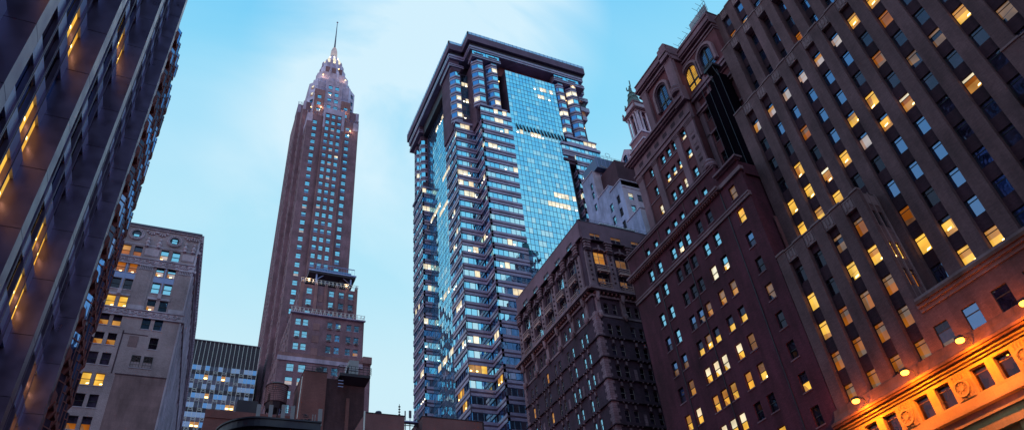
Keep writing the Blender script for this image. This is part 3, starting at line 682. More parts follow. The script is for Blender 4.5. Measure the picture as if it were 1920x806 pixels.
# netted hoist tower in the gap
m = MB(); m.box(64.5, 48.9, 0, 66.6, 52.9, 83.2, 'black_netting'); m.prism([(64.5, 48.9), (66.5, 48.9), (66.5, 51.2), (64.5, 51.2)], 83.2, 85.0, 'black_netting', scale=.9)
o = bpy.data.objects.new('netted_scaffold', None); C.objects.link(o); o.location = (65.5, 50.5, 0); o['label'] = 'black netted scaffold tower in the gap left of the big brick office building'; o['category'] = 'scaffold'
m.obj('netting', o)
m = MB()
for y in (48.85, 50.2, 51.6, 52.95):
    m.tube((64.42, y, 0), (64.42, y, 85.5), .05, 'dark_metal', 5)
for y in (48.9, 50.3): m.tube((64.4, y, 84), (63.9, y+.4, 88), .06, 'dark_metal', 4)
m.box(63.9, 48.8, 86.4, 65.6, 50.9, 86.9, 'dark_metal')
m.obj('scaffold_frame', o)

# ================================================================== ornate old stone building (centre right)
B = Bldg('ornate_stone_building', 'old dark stone building with carved pilasters, iron balconies and a plain attic storey', 'building', (68, 100, 0))
rJ = random.Random(5)
def jfac(fr, width, bays, sky_ok, first):
    """bays: list of centre u"""
    cols = []
    for u in bays: cols += [(u-1.28, u-.42), (u+.42, u+1.28)]
    rows = [(52.2-3.83*k, 54.15-3.83*k) for k in range(13)][::-1]; rows = [(a+3.83*1, b_+3.83*1) for a, b_ in rows]; rows = rows+[(59.9, 61.85), (64.0, 66.0)]
    def ws(i, j):
        t = rJ.random()
        if sky_ok:
            if i >= len(cols)-4 and t < .85: return ('glass_sky', 'glass_sky')
            if t < .12: return ('glass_sky', 'glass_dim')
            if t < .17: return ('lit_amber', 'lit_amber')
            return ('glass_dim', 'glass_dim') if t < .6 else ('glass_dark', 'glass_dark')
        if t < .08: return ('lit_amber', 'lit_amber')
        return ('glass_dark', 'glass_dark') if t < .6 else ('glass_dim', 'glass_dim')
    facade(B, fr, width, 0, 68.3, cols, rows, 'dark_stone_brick', .24, ws, frm='frame_pale')
    st = B.mb('stonework')
    # quoins
    for k in range(0, 110):
        z = 1+k*.6
        if z > 63.5: break
        L = 1.15 if k % 2 else .8
        fr.box(st, *((width-L, width+.04) if sky_ok else (-.04, L)), -.05, .09, z, z+.585, 'old_stone')
        fr.box(st, *((0, L) if sky_ok else (width-L, width)), -.05, .09, z, z+.585, 'old_stone')
    # string courses with little brackets, hoods above windows
    for z in [55.45-3.83*k for k in range(-1, 14)]:
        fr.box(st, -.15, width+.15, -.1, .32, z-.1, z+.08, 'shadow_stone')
        for c0, c1 in cols:
            for u in (c0-.1, c1-.05): fr.box(st, u, u+.16, .0, .36, z-.32, z-.102, 'old_stone')
            if z < 60: fr.box(st, c0+.28, c1-.28, .0, .2, z-1.15, z-.5, 'carved_stone')
    for u in bays:
        for zz in (52.4, 44.7, 37.1, 29.4): 
            if rJ.random() < .7: fr.box(st, u-.38+2.5, u+.38+2.5-.2, .0, .05, zz-.9, zz+1.3, 'old_stone') if u+2.6 < width-1.3 else None
    # frieze and cornice
    fr.box(st, -.1, width+.1, -.1, .14, 63.2, 63.6, 'carved_stone')
    fr.box(st, -.25, width+.25, -.1, .4, 66.9, 67.3, 'carved_stone'); fr.box(st, -.6, width+.6, -.1, .95, 67.75, 68.0, 'shadow_stone'); fr.box(st, -.75, width+.75, -.1, 1.2, 68.002, 68.5, 'carved_stone'); fr.box(st, -.5, width+.5, -.1, .9, 68.502, 68.75, 'shadow_stone')
    u = .2
    while u < width: fr.box(st, u, u+.28, .1, .85, 67.32, 67.74, 'terracotta'); u += .84
    for i in range(len(bays)+1):
        u = bays[0]-2.5+5.03*i if len(bays) > 2 else bays[0]-2.3+4.5*i
        if -.5 < u < width+.3:
            fr.box(st, u-.42, u+.42, -.1, .3, 63.6, 66.9, 'carved_stone')
            M = fr.mat(u, 0, 0)
            m = MB(); q = MB(); q.lathe(0, -.55, [(.1, 62.6), (.35, 63.0), (.42, 63.5), (.3, 63.9)], 'carved_stone', 8); m.add(q, Matrix.Identity(4))
            q = MB(); q.lathe(0, -.6, [(.1, 66.0), (.3, 66.4), (.4, 67.0), (.45, 67.6)], 'carved_stone', 8); m.add(q, Matrix.Identity(4)); B.custom(M, m, 1, 4, 'corbel')
    # pilaster storeys
    wr = [(69.9, 72.4), (74.5, 77.3)]
    wc = [(u-1.2, u+1.2) for u in bays]
    facade(B, Fr(fr.p(0, -.15, 0)[0], fr.p(0, -.15, 0)[1], fr.a), width, 68.7, 79.4, wc, wr, 'dark_stone_brick', .45,
           (lambda i, j: ('glass_sky', 'glass_sky') if rJ.random() < .6 else (('lit_dim', 'lit_amber') if rJ.random() < .35 else ('glass_dim', 'glass_dim'))) if sky_ok else (lambda i, j: ('lit_amber', 'lit_amber') if rJ.random() < .3 else ('glass_dim', 'lit_dim')), style='pair', frm='frame_pale')
    for i in range(len(bays)+1):
        u = (bays[0]+bays[i-1])/2 if False else (bays[i]-2.5 if i < len(bays) else bays[-1]+2.5)
        if len(bays) == 2: u = bays[i]-2.2 if i < 2 else bays[-1]+2.2
        u = min(max(u, .75), width-.75)
        fr.box(st, u-.72, u+.72, -.2, .22, 68.76, 76.8, 'carved_stone'); fr.box(st, u-.82, u+.82, -.2, .34, 68.76, 69.5, 'old_stone')
        for k in range(6):
            q = MB(); q.lathe(0, -.24, [(.03, 70.35+k), (.2, 70.45+k), (.2, 70.65+k), (.03, 70.75+k)], 'shadow_stone', 8); st.add(q, fr.mat(u, 0, 0))
        # capitals with hanging swags and a cartouche above the attic line
        for dz, rr in ((76.9, .45), (77.5, .6), (78.1, .5), (78.7, .65)):
            for du in (-.42, 0, .42):
                q = MB(); q.lathe(0, -.32, [(.05, dz-.3), (rr*.6, dz-.1), (rr*.62, dz+.15), (.1, dz+.32)], 'carved_stone' if dz > 77 else 'shadow_stone', 7); st.add(q, fr.mat(u+du, 0, 0))
        for dz in (76.2, 75.6): 
            q = MB(); q.lathe(0, -.3, [(.03, dz-.25), (.2, dz), (.22, dz+.2), (.05, dz+.35)], 'shadow_stone', 7); st.add(q, fr.mat(u, 0, 0))
        fr.box(st, u-.9, u+.9, -.2, .75, 79.1, 79.38, 'old_stone')
    for u in bays:
        fr.box(st, u-.14, u+.14, -.2, .3, 77.4, 78.6, 'carved_stone')
        # segmental hood
        for k in range(9):
            t = -1+2*k/8; fr.box(st, u+t*1.15-.15, u+t*1.15+.15, -.2, .16, 77.35+.35*(1-t*t), 77.7+.35*(1-t*t), 'old_stone')
        for zb in (72.75, 68.95):
            bal = MB()
            for z_, hh, o_ in ((0, .16, .5), (1.1, .14, .5), (.36, .1, .46), (.72, .1, .46)):
                bal.box(-1.25, -o_, z_, 1.25, -o_+.1, z_+hh, 'balustrade_stone')
                for sx in (-1.25, 1.15): bal.box(sx, -o_+.1, z_, sx+.1, -.1, z_+hh, 'balustrade_stone')
            bal.box(-1.3, -.55, -.18, 1.3, -.05, -.02, 'balustrade_stone')
            for sx in (-.9, .75): bal.box(sx, -.42, -.5, sx+.15, -.1, -.2, 'balustrade_stone')
            B.custom(fr.mat(u, 0, zb), bal, 2.5, 1.3, 'balcony')
    fr.box(st, -.3, width+.3, -.3, .55, 79.38, 79.55, 'shadow_stone')
    fp = Fr(fr.p(0, -.25, 0)[0], fr.p(0, -.25, 0)[1], fr.a)
    facade(B, fp, width, 79.5, 84.1, [(u-1.1, u+1.1) for u in bays], [(79.75, 81.6)], 'penthouse_render', .18, lambda i, j: ('glass_dim', 'glass_sky') if sky_ok else ('lit_dim', 'glass_dim'), 'attic', 'terracotta', style='pair', frm='frame_pale')
    fr.box(B.mb('coping'), -.05, width+.05, -.6, -.18, 84.1, 84.22, 'mid_metal')
fJ = Fr(60, 116, WEST); jfac(fJ, 29, [3.4+5.03*k+.6 for k in range(5)], True, 0)
fJ2 = Fr(60, 87, SOUTH); jfac(fJ2, 18, [3.3, 7.85, 12.4], False, 0)
mbw = B.mb('wall'); mbw.box(60.8, 87.8, 0, 77.98, 115.9, 79, 'dark_stone_brick'); mbw.box(60.9, 87.9, 79, 77.98, 115.8, 84.0, 'penthouse_render'); mbw.box(77.6, 87.1, 0, 78.0, 116, 84.1, 'dark_stone_brick'); mbw.box(60.3, 115.6, 0, 78, 115.98, 84.1, 'dark_stone_brick')
mbw.box(66, 88.6, 84, 74, 98, 85.6, 'penthouse_render'); B.mb('coping').box(65.9, 88.4, 85.6, 74.1, 98.1, 85.75, 'white_metal')
rr_ = B.mb('roof_railing')
for z in (84.6, 85.0): rr_.tube((62, 87.4, z), (78, 87.4, z), .03, 'mid_metal', 4)
for k in range(17): rr_.tube((62+k, 87.4, 84.1), (62+k, 87.4, 85.0), .03, 'mid_metal', 4)
rr_.box(61.2, 105, 84.1, 63.0, 107.5, 85.6, 'dark_metal')
B.finish()

# ================================================================== pale stuccoed building behind
B = Bldg('pale_stucco_building', 'pale blue-grey stuccoed building with stepped roofs behind the dark stone attic', 'building', (86, 103, 0))
fh = Fr(80, 111.2, WEST)
cols = [(4.2, 5.1), (7.7, 9.0), (11.2-1.9+.9, 11.4)]
def hw(i, j): return [('glass_sky', 'glass_sky'), ('glass_sky', 'glass_sky'), ('glass_dark', 'glass_dark')][i]
rows = [(104.8-3.65*k-2.3, 104.8-3.65*k) for k in range(8)][::-1]
facade(B, Fr(80, 106.0, WEST), 9.7, 60, 106.5, [(3.8, 5.1), (6.9, 8.1)], rows, 'blue_white_stucco', .3, lambda i, j: (('glass_sky', 'glass_sky'), ('glass_dark', 'glass_dark'))[i], style='muntin')
facade(B, Fr(80, 111.2, WEST), 5.2, 60, 119.0, [(3.2, 4.3)], [(107.5+6*k*.62, 109.6+6*k*.62) for k in range(2)]+[(114.0, 116.1)], 'blue_white_stucco', .3, lambda i, j: ('glass_sky', 'glass_sky'), style='muntin')
fs = Fr(80, 96.3, SOUTH)
facade(B, fs, 9.0, 60, 107.8, [(1.3, 2.6), (3.7, 5.0), (6.9, 8.1)], [(104.6-3.65*k-.3-1.9, 104.6-3.65*k-.3+.1) for k in range(6)][::-1], 'pale_limestone', .3, lambda i, j: ('lit_white', 'glass_sky') if (i+j) % 2 else ('glass_sky', 'glass_sky'), style='muntin')
wb = B.mb('wall'); wb.box(80.5, 96.8, 0, 89, 105.9, 106.4, 'blue_white_stucco'); wb.box(80.01, 96.3, 106.5, 89, 100.8, 107.8, 'blue_white_stucco'); wb.box(80.5, 106, 0, 89, 111.1, 118.9, 'blue_white_stucco')
wb.box(80.02, 100.8, 106.5, 84, 106.0, 109.9, 'blue_white_stucco'); wb.box(80.02, 105.9, 106.5, 82.2, 106.3, 118.9, 'pale_limestone'); wb.box(79.0, 91.0, 0, 88, 96.2, 95.0, 'pale_limestone')
facade(B, Fr(78.98, 90.98, SOUTH), 9.0, 60, 95.0, [(2.1, 3.4), (5.5, 6.8)], [(88.6, 90.8), (84.8, 87)], 'pale_limestone', .25, lambda i, j: ('lit_white', 'glass_sky'), style='muntin')
facade(B, Fr(78.98, 96.2, WEST), 5.2, 60, 95.02, [(1.4, 2.5)], [(88.6, 90.8), (84.8, 87)], 'blue_white_stucco', .25, lambda i, j: ('glass_sky', 'glass_sky'), style='muntin')
def cope(x0, y0, z0, x1, y1, z1, m):
    q = MB(); q.box(0, 0, 0, x1-x0, y1-y0, z1-z0, m); B.custom(Matrix.Translation((x0, y0, z0)), q, x1-x0, 1, 'coping')
cope(79.8, 96.1, 107.8, 89.1, 101.0, 108.05, 'pale_limestone'); cope(78.8, 90.8, 95.02, 88.2, 96.3, 95.25, 'pale_limestone'); cope(79.85, 105.9, 118.95, 89, 111.3, 119.2, 'pale_limestone'); cope(79.85, 100.9, 109.9, 84.2, 106.0, 110.1, 'pale_limestone')
fs.box(B.mb('string_course'), -.02, 9, 0, .12, 105.8, 106.0, 'pale_limestone')
lou = B.mb('roof_tank_house'); lou.box(80.6, 104.2, 119.2, 88.8, 110.8, 122.6, 'mullion_blue'); lou.box(82.3, 99.5, 109.9, 88.9, 106, 117.8, 'shadow_stone')
for k in range(7): lou.box(80.8+k*1.2, 104.12, 119.3, 80.9+k*1.2, 104.2, 122.5, 'steel_blue')
lou.tube((81, 103.5, 119), (88.8, 103.5, 117.4), .12, 'frame_pale', 5); lou.tube((83, 102, 117.9), (88.8, 102, 116.4), .1, 'frame_pale', 5)
rr_ = B.mb('roof_railing')
for z in (123.1, 123.6): rr_.tube((80.6, 104.2, z), (88.8, 104.2, z), .04, 'mid_metal', 4); rr_.tube((80.6, 104.2, z), (80.6, 110.8, z), .04, 'mid_metal', 4)
for k in range(7): rr_.tube((80.6+k*1.2, 104.2, 122.6), (80.6+k*1.2, 104.2, 123.6), .04, 'mid_metal', 4)
for k in range(8):
    a = k*math.pi/4; b_ = a+math.pi/4; rr_.tube((84.5+.7*math.cos(a), 104.2, 124.3+.7*math.sin(a)), (84.5+.7*math.cos(b_), 104.2, 124.3+.7*math.sin(b_)), .05, 'mid_metal', 4)
B.finish()

# ================================================================== cupola building
B = Bldg('cupola_building', 'brown stone building topped by a columned cupola with a green copper winged statue', 'building', (80, 84, 0))
wl = B.mb('wall'); wl.box(75.02, 74, 0, 96, 91.4, 100.3, 'brown_stone')
facade(B, Fr(75, 91.6, WEST), 12.0, 60, 101.3, [(1.2, 2.2), (4.0, 5.0), (6.2, 7.1)], [(99.0-4.2*k-2.4, 99.0-4.2*k) for k in range(6)][::-1], 'brown_stone', .3, lambda i, j: [('glass_dark', 'glass_dark'), ('glass_dark', 'lit_white'), ('lit_white', 'lit_white')][i], style='muntin')
fw = Fr(75, 91.6, WEST)
for z0_, z1_, o_ in ((101.3, 101.6, .2), (101.6, 102.0, .5), (96.9+2.6, 99.8, .15)): fw.box(B.mb('cornice'), -.3, 14, -.4, o_, z0_+.002, z1_, 'brown_stone')
# gabled arch dormer
wl.box(75.3, 85.0, 101.3, 84, 89.0, 105.5, 'pale_limestone')
wl.face([(75.3, 89.0, 105.5), (75.3, 85.0, 105.5), (75.3, 87.0, 107.3)], 'pale_limestone'); wl.face([(75.3, 89, 105.5), (75.3, 87, 107.3), (84, 87, 107.3), (84, 89, 105.5)], 'mid_metal'); wl.face([(75.3, 85, 105.5), (84, 85, 105.5), (84, 87, 107.3), (75.3, 87, 107.3)], 'mid_metal')
def arch2(fr_, u, z, wd, h, mat_):
    r = wd/2; m = MB(); pts = [(-r, -.02, 0), (r, -.02, 0), (r, -.02, h)]+[(r*math.cos(math.pi*i/10), -.02, h+r*math.sin(math.pi*i/10)) for i in range(1, 10)]+[(-r, -.02, h)]
    m.face(pts, mat_); m.face([(-r, -.025, 0), (r, -.025, 0), (r, -.025, h*.35), (-r, -.025, h*.35)], 'lit_white' if mat_ != 'glass_dark' else 'glass_dark')
    m.box(-.05, -.08, 0, .05, -.03, h+r, 'frame_dark'); m.box(-r, -.08, h*.35, r, -.03, h*.35+.12, 'frame_dark'); m.box(-r, -.08, h*.75, r, -.03, h*.75+.08, 'frame_dark')
    for i in range(10):
        t0, t1 = math.pi*i/10, math.pi*(i+1)/10
        P = lambda rr, t, yy: (rr*math.cos(t), yy, h+rr*math.sin(t))
        m.face([P(r, t0, -.25), P(r, t1, -.25), P(r+.3, t1, -.25), P(r+.3, t0, -.25)], 'pale_limestone'); m.face([P(r, t0, -.25), P(r, t1, -.25), P(r, t1, 0), P(r, t0, 0)], 'shadow_stone'); m.face([P(r+.3, t0, -.25), P(r+.3, t1, -.25), P(r+.3, t1, 0), P(r+.3, t0, 0)], 'pale_limestone')
    for s_ in (-1, 1): a, b_ = sorted((s_*r, s_*(r+.3))); m.box(a, -.25, 0, b_, 0, h, 'pale_limestone')
    B.custom(fr_.mat(u, 0, z), m, wd, h+r, 'arched_window')
arch2(Fr(75.28, 89, WEST), 2.0, 101.6, 1.5, 3.0, 'glass_blue')
# stepped drum, columned belvedere, roof lantern
CX, CY = 77.1, 81.9
dr = B.mb('cupola_drum')
def sq(h): return [(CX-h, CY-h), (CX+h, CY-h), (CX+h, CY+h), (CX-h, CY+h)]
dr.prism(sq(2.6), 98, 103.0, 'brown_stone'); dr.prism(sq(2.8), 103.0, 103.4, 'pale_limestone'); dr.prism(sq(2.2), 103.4, 105.6, 'brown_stone'); dr.prism(sq(2.4), 105.6, 106.0, 'pale_limestone')
be = B.mb('cupola_belvedere'); be.prism(sq(1.3), 106.0, 112.6, 'brown_stone')
for sx in (-1, 1):
    for sy in (-1, 1): be.box(CX+sx*1.45-.5, CY+sy*1.45-.5, 106.002, CX+sx*1.45+.5, CY+sy*1.45+.5, 106.8, 'pale_limestone')
for t in (-1.5, -.7, .7, 1.5):
    for nx, ny in ((-1, 0), (0, -1), (1, 0), (0, 1)):
        x = CX+(nx*1.72 if nx else t); y = CY+(ny*1.72 if ny else t)
        be.lathe(x, y, [(.25, 106.4), (.23, 107.0), (.19, 111.9), (.27, 112.1), (.31, 112.4)], 'pale_limestone', 10)
for nx, ny in ((-1, 0), (0, -1)):
    be.box(CX+(nx*1.33 if nx else -.4), CY+(ny*1.33 if ny else -.4), 107.2, CX+(nx*1.25 if nx else .4), CY+(ny*1.25 if ny else .4), 111.2, 'glass_dark')
for h0, z0_, z1_ in ((2.0, 112.4, 113.0), (2.2, 113.0, 113.25), (2.4, 113.25, 113.6)): be.prism(sq(h0), z0_+.002, z1_, 'brown_stone')
up_ = B.mb('cupola_attic'); up_.prism(sq(1.75), 113.6, 115.9, 'pale_limestone', scale=.86); up_.prism(sq(1.7), 115.9, 116.3, 'brown_stone')
for sx in (-1, 1):
    for sy in (-1, 1):
        up_.lathe(CX+sx*2.15, CY+sy*2.15, [(.24, 113.6), (.3, 113.9), (.15, 114.2), (.24, 114.6), (.04, 115.1)], 'brown_stone', 8)
        up_.lathe(CX+sx*1.45, CY+sy*1.45, [(.2, 116.3), (.26, 116.6), (.1, 116.9), (.18, 117.2), (.03, 117.6)], 'green_copper', 8)
cu = B.mb('copper_dome'); cu.lathe(CX, CY, [(1.5, 116.3), (1.5, 116.8), (1.25, 117.0), (1.1, 118.4), (1.3, 118.6), (.95, 118.9), (.75, 119.9), (.95, 120.1), (.5, 120.4), (.35, 120.9)], 'green_copper', 12, False)
for k in range(12):
    a = k*math.pi/6; cu.lathe(CX+1.25*math.cos(a), CY+1.25*math.sin(a), [(.18, 116.9), (.22, 117.2), (.1, 117.6), (.02, 118.1)], 'green_copper', 6)
    cu.lathe(CX+.95*math.cos(a), CY+.95*math.sin(a), [(.13, 118.8), (.17, 119.0), (.07, 119.4), (.02, 119.8)], 'green_copper', 6)
B.finish(); B.r.scale = (1.2,)*3; B.r.location = (96, 100.8, -.34)
m = MB(); m.lathe(CX, CY, [(.35, 120.8), (.45, 121.1), (.3, 121.6), (.38, 122.1), (.25, 122.5), (.11, 122.65), (.18, 122.85), (.17, 123.05), (.04, 123.2)], 'green_copper', 10)
# raised wings: one tall and upright, one curling
for pa, pb, r_ in (((-.1, 122.1), (-.42, 123.0), .15), ((-.42, 123.0), (-.5, 124.4), .13), ((.15, 122.0), (.75, 122.3), .17), ((.75, 122.3), (1.05, 122.9), .17), ((1.05, 122.9), (.98, 123.6), .13)):
    m.tube((CX, CY+pa[0], pa[1]), (CX, CY+pb[0], pb[1]), r_, 'green_copper', 7)
statue = solo('winged_statue', m, 'green copper figure with raised wings on the very top of the cupola', 'statue')
statue.scale = (1.2,)*3; statue.location = (0, 0, -.34)

# ================================================================== glass and granite skyscraper
B = Bldg('glass_skyscraper', 'tall blue glass and banded granite skyscraper with a heavy flat crown and corner bays', 'building', (84, 158, 0))
rg = random.Random(21)
FH = 3.9
def lit_of(z, face):
    t = rg.random()
    if z < 78: p = .45
    elif z < 110: p = .34
    else: p = .24
    return t < p
def ribbon(width, h, n, litrow, tone='mix', amber=False):
    m = MB(); w1 = width/n
    start = rg.randint(0, max(0, n-3)); span = rg.randint(2, max(3, n//2))
    for i in range(n):
        if litrow and start <= i < start+span: mt = ('lit_amber' if rg.random() < .5 else 'lit_yellow') if amber else ('lit_white' if rg.random() < .55 else 'glass_tower3')
        else: mt = rg.choice(['glass_tower', 'glass_tower', 'glass_tower2', 'glass_tower3']) if tone == 'mix' else rg.choice(['glass_blue', 'glass_tower2', 'glass_dim'])
        tz = rg.uniform(-.012, .012)
        m.face([(i*w1, -tz, 0), ((i+1)*w1, tz, 0), ((i+1)*w1, tz, h), (i*w1, -tz, h)], mt)
        if i: m.box(i*w1-.05, -.08, 0, i*w1+.05, .0, h, 'mullion_blue')
        if litrow and start <= i < start+span and rg.random() < .45: m.box(i*w1+.25, -.03, .35, i*w1+.75, -.026, .68, 'lamp_warm' if amber else 'lamp_cool')
    return m
def gface(fr, width, ztop, zbot, name, tone='mix', wh=2.0):
    """banded granite and ribbon windows; ztop = top of the topmost window"""
    gr = B.mb(name); z = ztop; n = max(2, round(width/1.42))
    while z > zbot:
        amber = z < 86
        B.custom(fr.mat(0, -.22, z-wh), ribbon(width, wh, n, lit_of(z, 0), tone, amber), width, wh, 'window_band')
        zt = z-wh; hb = FH-wh
        fr.box(gr, 0, width, -.45, .0, zt-hb*.38, zt-.002, 'granite_light'); fr.box(gr, 0, width, -.45, -.07, zt-hb*.64, zt-hb*.382, 'granite_dark'); fr.box(gr, 0, width, -.45, 0, zt-hb+.002, zt-hb*.642, 'granite_light')
        z -= FH
def cwall(fr, width, z0, z1, name, cols_lit):
    m = B.mb(name); n = round(width/1.2); w1 = width/n; hz = FH/2; k = 0; z = z1
    mm = B.mb(name+'_mullions')
    litrows = {}
    while z > z0:
        lr = (k % 2 == 0) and rg.random() < .34
        a = rg.randint(0, n-4); b_ = a+rg.randint(3, 11)
        for i in range(n):
            if lr and a <= i < b_: mt = 'lit_white' if rg.random() < .6 else 'glass_tower3'
            elif k % 2: mt = rg.choice(['glass_tower2', 'glass_tower', 'glass_tower2'])
            else: mt = rg.choice(['glass_tower', 'glass_tower', 'glass_tower3', 'glass_tower2'])
            e = rg.uniform(-.014, .014); g_ = rg.uniform(-.016, .016)
            m.face([fr.p(i*w1, e, z-hz), fr.p((i+1)*w1, -e, z-hz), fr.p((i+1)*w1, -e+g_, z), fr.p(i*w1, e+g_, z)], mt)
            if lr and a <= i < b_ and rg.random() < .4: fr.box(m, i*w1+.3, i*w1+.85, .04, .05, z-hz+.25, z-hz+.6, 'lamp_cool')
        fr.box(mm, 0, width, .0, .04, z-.05, z+.05, 'mullion_blue' if k % 2 else 'granite_light')
        z -= hz; k += 1
    for i in range(n+1): fr.box(mm, i*w1-.05, i*w1+.05, .0, .05, z, z1, 'mullion_blue')
ZT = 162.2
gface(Fr(64.2, 133, SOUTH), 10.2, ZT+FH, 20, 'granite_bands')
gface(Fr(64.2, 138.8, WEST), 5.8, ZT, 20, 'granite_bands', 'dark')
gface(Fr(58, 138.8, SOUTH), 6.2, ZT, 20, 'granite_bands')
gface(Fr(58, 148.4, WEST), 9.6, ZT, 20, 'granite_bands', 'dark')
gface(Fr(58, 181, WEST), 10.5, ZT, 20, 'granite_bands')
gface(Fr(58, 170.5, SOUTH), 2.6, ZT, 20, 'granite_bands', 'dark')
gface(Fr(95.2, 133, SOUTH), 9.9, ZT-FH, 20, 'granite_bands')
gface(Fr(91.2, 133, SOUTH), 4.0, ZT-FH, ZT-FH-2, 'granite_bands')
gface(Fr(95.2, 135.6, WEST), 2.6, ZT-2*FH, 20, 'granite_bands', 'dark')
gface(Fr(105.1, 137.5, SOUTH), 4.2, ZT-4*FH, 20, 'granite_bands')
cwall(Fr(74.4, 133.35, SOUTH), 18.4, 20, 187.4, 'curtain_wall', 0)
cwall(Fr(60.4, 171, WEST), 22.6, 20, 187.4, 'side_curtain_wall', 0)
cwall(Fr(60.4, 140.4, SOUTH), 5.5, 166, 188, 'corner_glazing', 0)
# vent row: slanted dark fins
vf = B.mb('vent_fins')
for k in range(14):
    x = 76+k*1.22; vf.face([(x, 133.25, 162.4), (x+.42, 133.22, 159.9), (x+1.0, 133.22, 159.9)], 'dark_metal'); vf.face([(x, 132.95, 162.4), (x+.42, 132.9, 159.9), (x, 133.25, 162.4)], 'dark_metal'); vf.face([(x, 132.95, 162.4), (x+.15, 133.2, 162.4), (x+.6, 133.0, 159.9), (x+.42, 132.9, 159.9)], 'dark_metal')
# cores
cw_ = B.mb('core_walls')
cw_.box(64.7, 133.5, 0, 74.35, 160, 165.6, 'granite_dark'); cw_.box(58.5, 139.3, 0, 66, 148.35, 165.6, 'granite_dark'); cw_.box(58.5, 171.0, 0, 70, 180.9, 165.6, 'granite_dark')
cw_.box(61, 141, 0, 105, 181, 189, 'granite_dark'); cw_.box(74.36, 133.9, 0, 92.8, 142, 187.3, 'granite_dark'); cw_.box(95.7, 133.5, 0, 104.9, 160, 158, 'granite_dark'); cw_.box(92.9, 135.7, 0, 95.7, 150, 165, 'dark_metal')
cw_.box(104.9, 138.0, 0, 109.2, 180, 148, 'granite_dark'); cw_.box(91.3, 133.4, 150.4, 105, 140, 158.3, 'granite_dark'); cw_.box(105.2, 141, 150, 107.2, 178, 189, 'granite_dark')
def ledge(x0, y0, z0, x1, y1, z1, m):
    q = MB(); q.box(0, 0, 0, x1-x0, y1-y0, z1-z0, m); B.custom(Matrix.Translation((x0, y0, z0)), q, x1-x0, 1, 'ledge')
ledge(63.95, 132.8, 166.1, 73.2, 138, 166.6, 'granite_light'); ledge(57.8, 138.5, 162.2, 64.1, 148.5, 162.9, 'granite_light'); ledge(57.8, 170.3, 162.2, 62, 181.2, 162.9, 'granite_light')
ledge(91.0, 132.85, 158.3, 105.3, 141, 159.2, 'granite_light'); ledge(91.2, 133.0, 153.6, 95.2, 138, 154.6, 'granite_light'); ledge(91.2, 133.0, 151.5, 95.2, 138, 152.4, 'granite_dark')
ledge(93.5, 132.9, 162.0, 104.5, 141, 162.5, 'granite_light')
gface(Fr(93.6, 133.1, SOUTH), 10.6, ZT, ZT-2, 'granite_bands')
cw_.box(93.7, 133.6, 158.4, 104.4, 141, 162.0, 'granite_dark')
# chamfered column bays of the upper floors
def colbay(fr, u0, wd, z0, z1, key):
    ch = wd*.36; dp = 1.5
    pl = [(u0, -.6), (u0, 0), (u0+ch, dp), (u0+wd-ch*.45, dp), (u0+wd, .2), (u0+wd, -.6)]
    def prism(mb, poly, a, b_, mt, infl=0):
        P = [fr.p(u, n, a) for u, n in poly]; Q = [fr.p(u, n, b_) for u, n in poly]
        for i in range(len(poly)): mb.face([P[i], P[(i+1) % len(poly)], Q[(i+1) % len(poly)], Q[i]], mt)
        mb.face(Q, mt); mb.face(P[::-1], mt)
    gr = B.mb('column_bays'); z = z0
    while z < z1-1:
        prism(gr, pl, z+.003, z+.72, 'granite_light'); pi = [(u+(.06 if u < u0+wd/2 else -.06), n-.07) for u, n in pl]
        prism(gr, pi, z+.721, z+1.25, 'granite_dark'); prism(gr, pl, z+1.251, z+1.95, 'granite_light')
        wi = MB(); P = [(u, n-.12) for u, n in pl]
        for (ua, na), (ub, nb), mt in ((P[1], P[2], 'glass_tower_deep'), (P[2], P[3], 'glass_tower'), (P[3], P[4], 'glass_tower2')):
            if rg.random() < .16: mt = 'lit_white'
            wi.face([(ua, -na, 0), (ub, -nb, 0), (ub, -nb, FH-1.95), (ua, -na, FH-1.95)], mt)
            if mt == 'lit_white': wi.box((ua+ub)/2-.25, -(na+nb)/2-.1, .5, (ua+ub)/2+.3, -(na+nb)/2-.06, .9, 'lamp_warm')
        for u, n in P[1:5]: wi.box(u-.07, -n-.07, 0, u+.07, -n+.07, FH-1.95, 'granite_dark')
        B.custom(fr.mat(0, 0, z+1.95), wi, wd, 1.9, 'bay_window')
        z += FH
    # splayed cap spreading to the beam above
    P = [fr.p(u, n, z) for u, n in pl]; big = [(u0-.2, -.6), (u0-.2, .6), (u0+ch*.2, 1.6), (u0+wd-.1, 1.6), (u0+wd+.2, .6), (u0+wd+.2, -.6)]
    Q = [fr.p(u, n, z+1.6) for u, n in big]
    for i in range(6): gr.face([P[i], P[(i+1) % 6], Q[(i+1) % 6], Q[i]], 'granite_dark')
cz0 = 166.6
f0 = Fr(0, 134.5, SOUTH)
colbay(f0, 62.9, 4.1, cz0, 187.8, 0); colbay(f0, 67.9, 4.1, cz0, 187.8, 0); colbay(f0, 92.6, 4.1, cz0-3.9, 187.8, 0); colbay(f0, 97.7, 4.1, cz0-3.9, 187.8, 0); colbay(Fr(0, 139.4, SOUTH), 101.7, 4.0, cz0-12, 187.8, 0)
colbay(Fr(0, 140.0, SOUTH), 57.4, 3.6, 163, 186, 0)
fw_ = Fr(59.6, 182, WEST)
colbay(fw_, 1.0, 4.1, 163, 187, 0); colbay(fw_, 6.2, 4.1, 163, 187, 0); colbay(fw_, 34.4, 3.4, 163, 187, 0); colbay(fw_, 38.4, 3.4, 163, 187, 0)
cw_.box(63.6, 134.9, 160, 72.4, 142, 189, 'granite_dark'); cw_.box(93.3, 134.9, 158, 103, 142, 189, 'granite_dark'); cw_.box(57.6, 140.2, 160, 60.3, 148, 189, 'granite_dark'); cw_.box(60.2, 171, 160, 63, 181.2, 189, 'granite_dark')
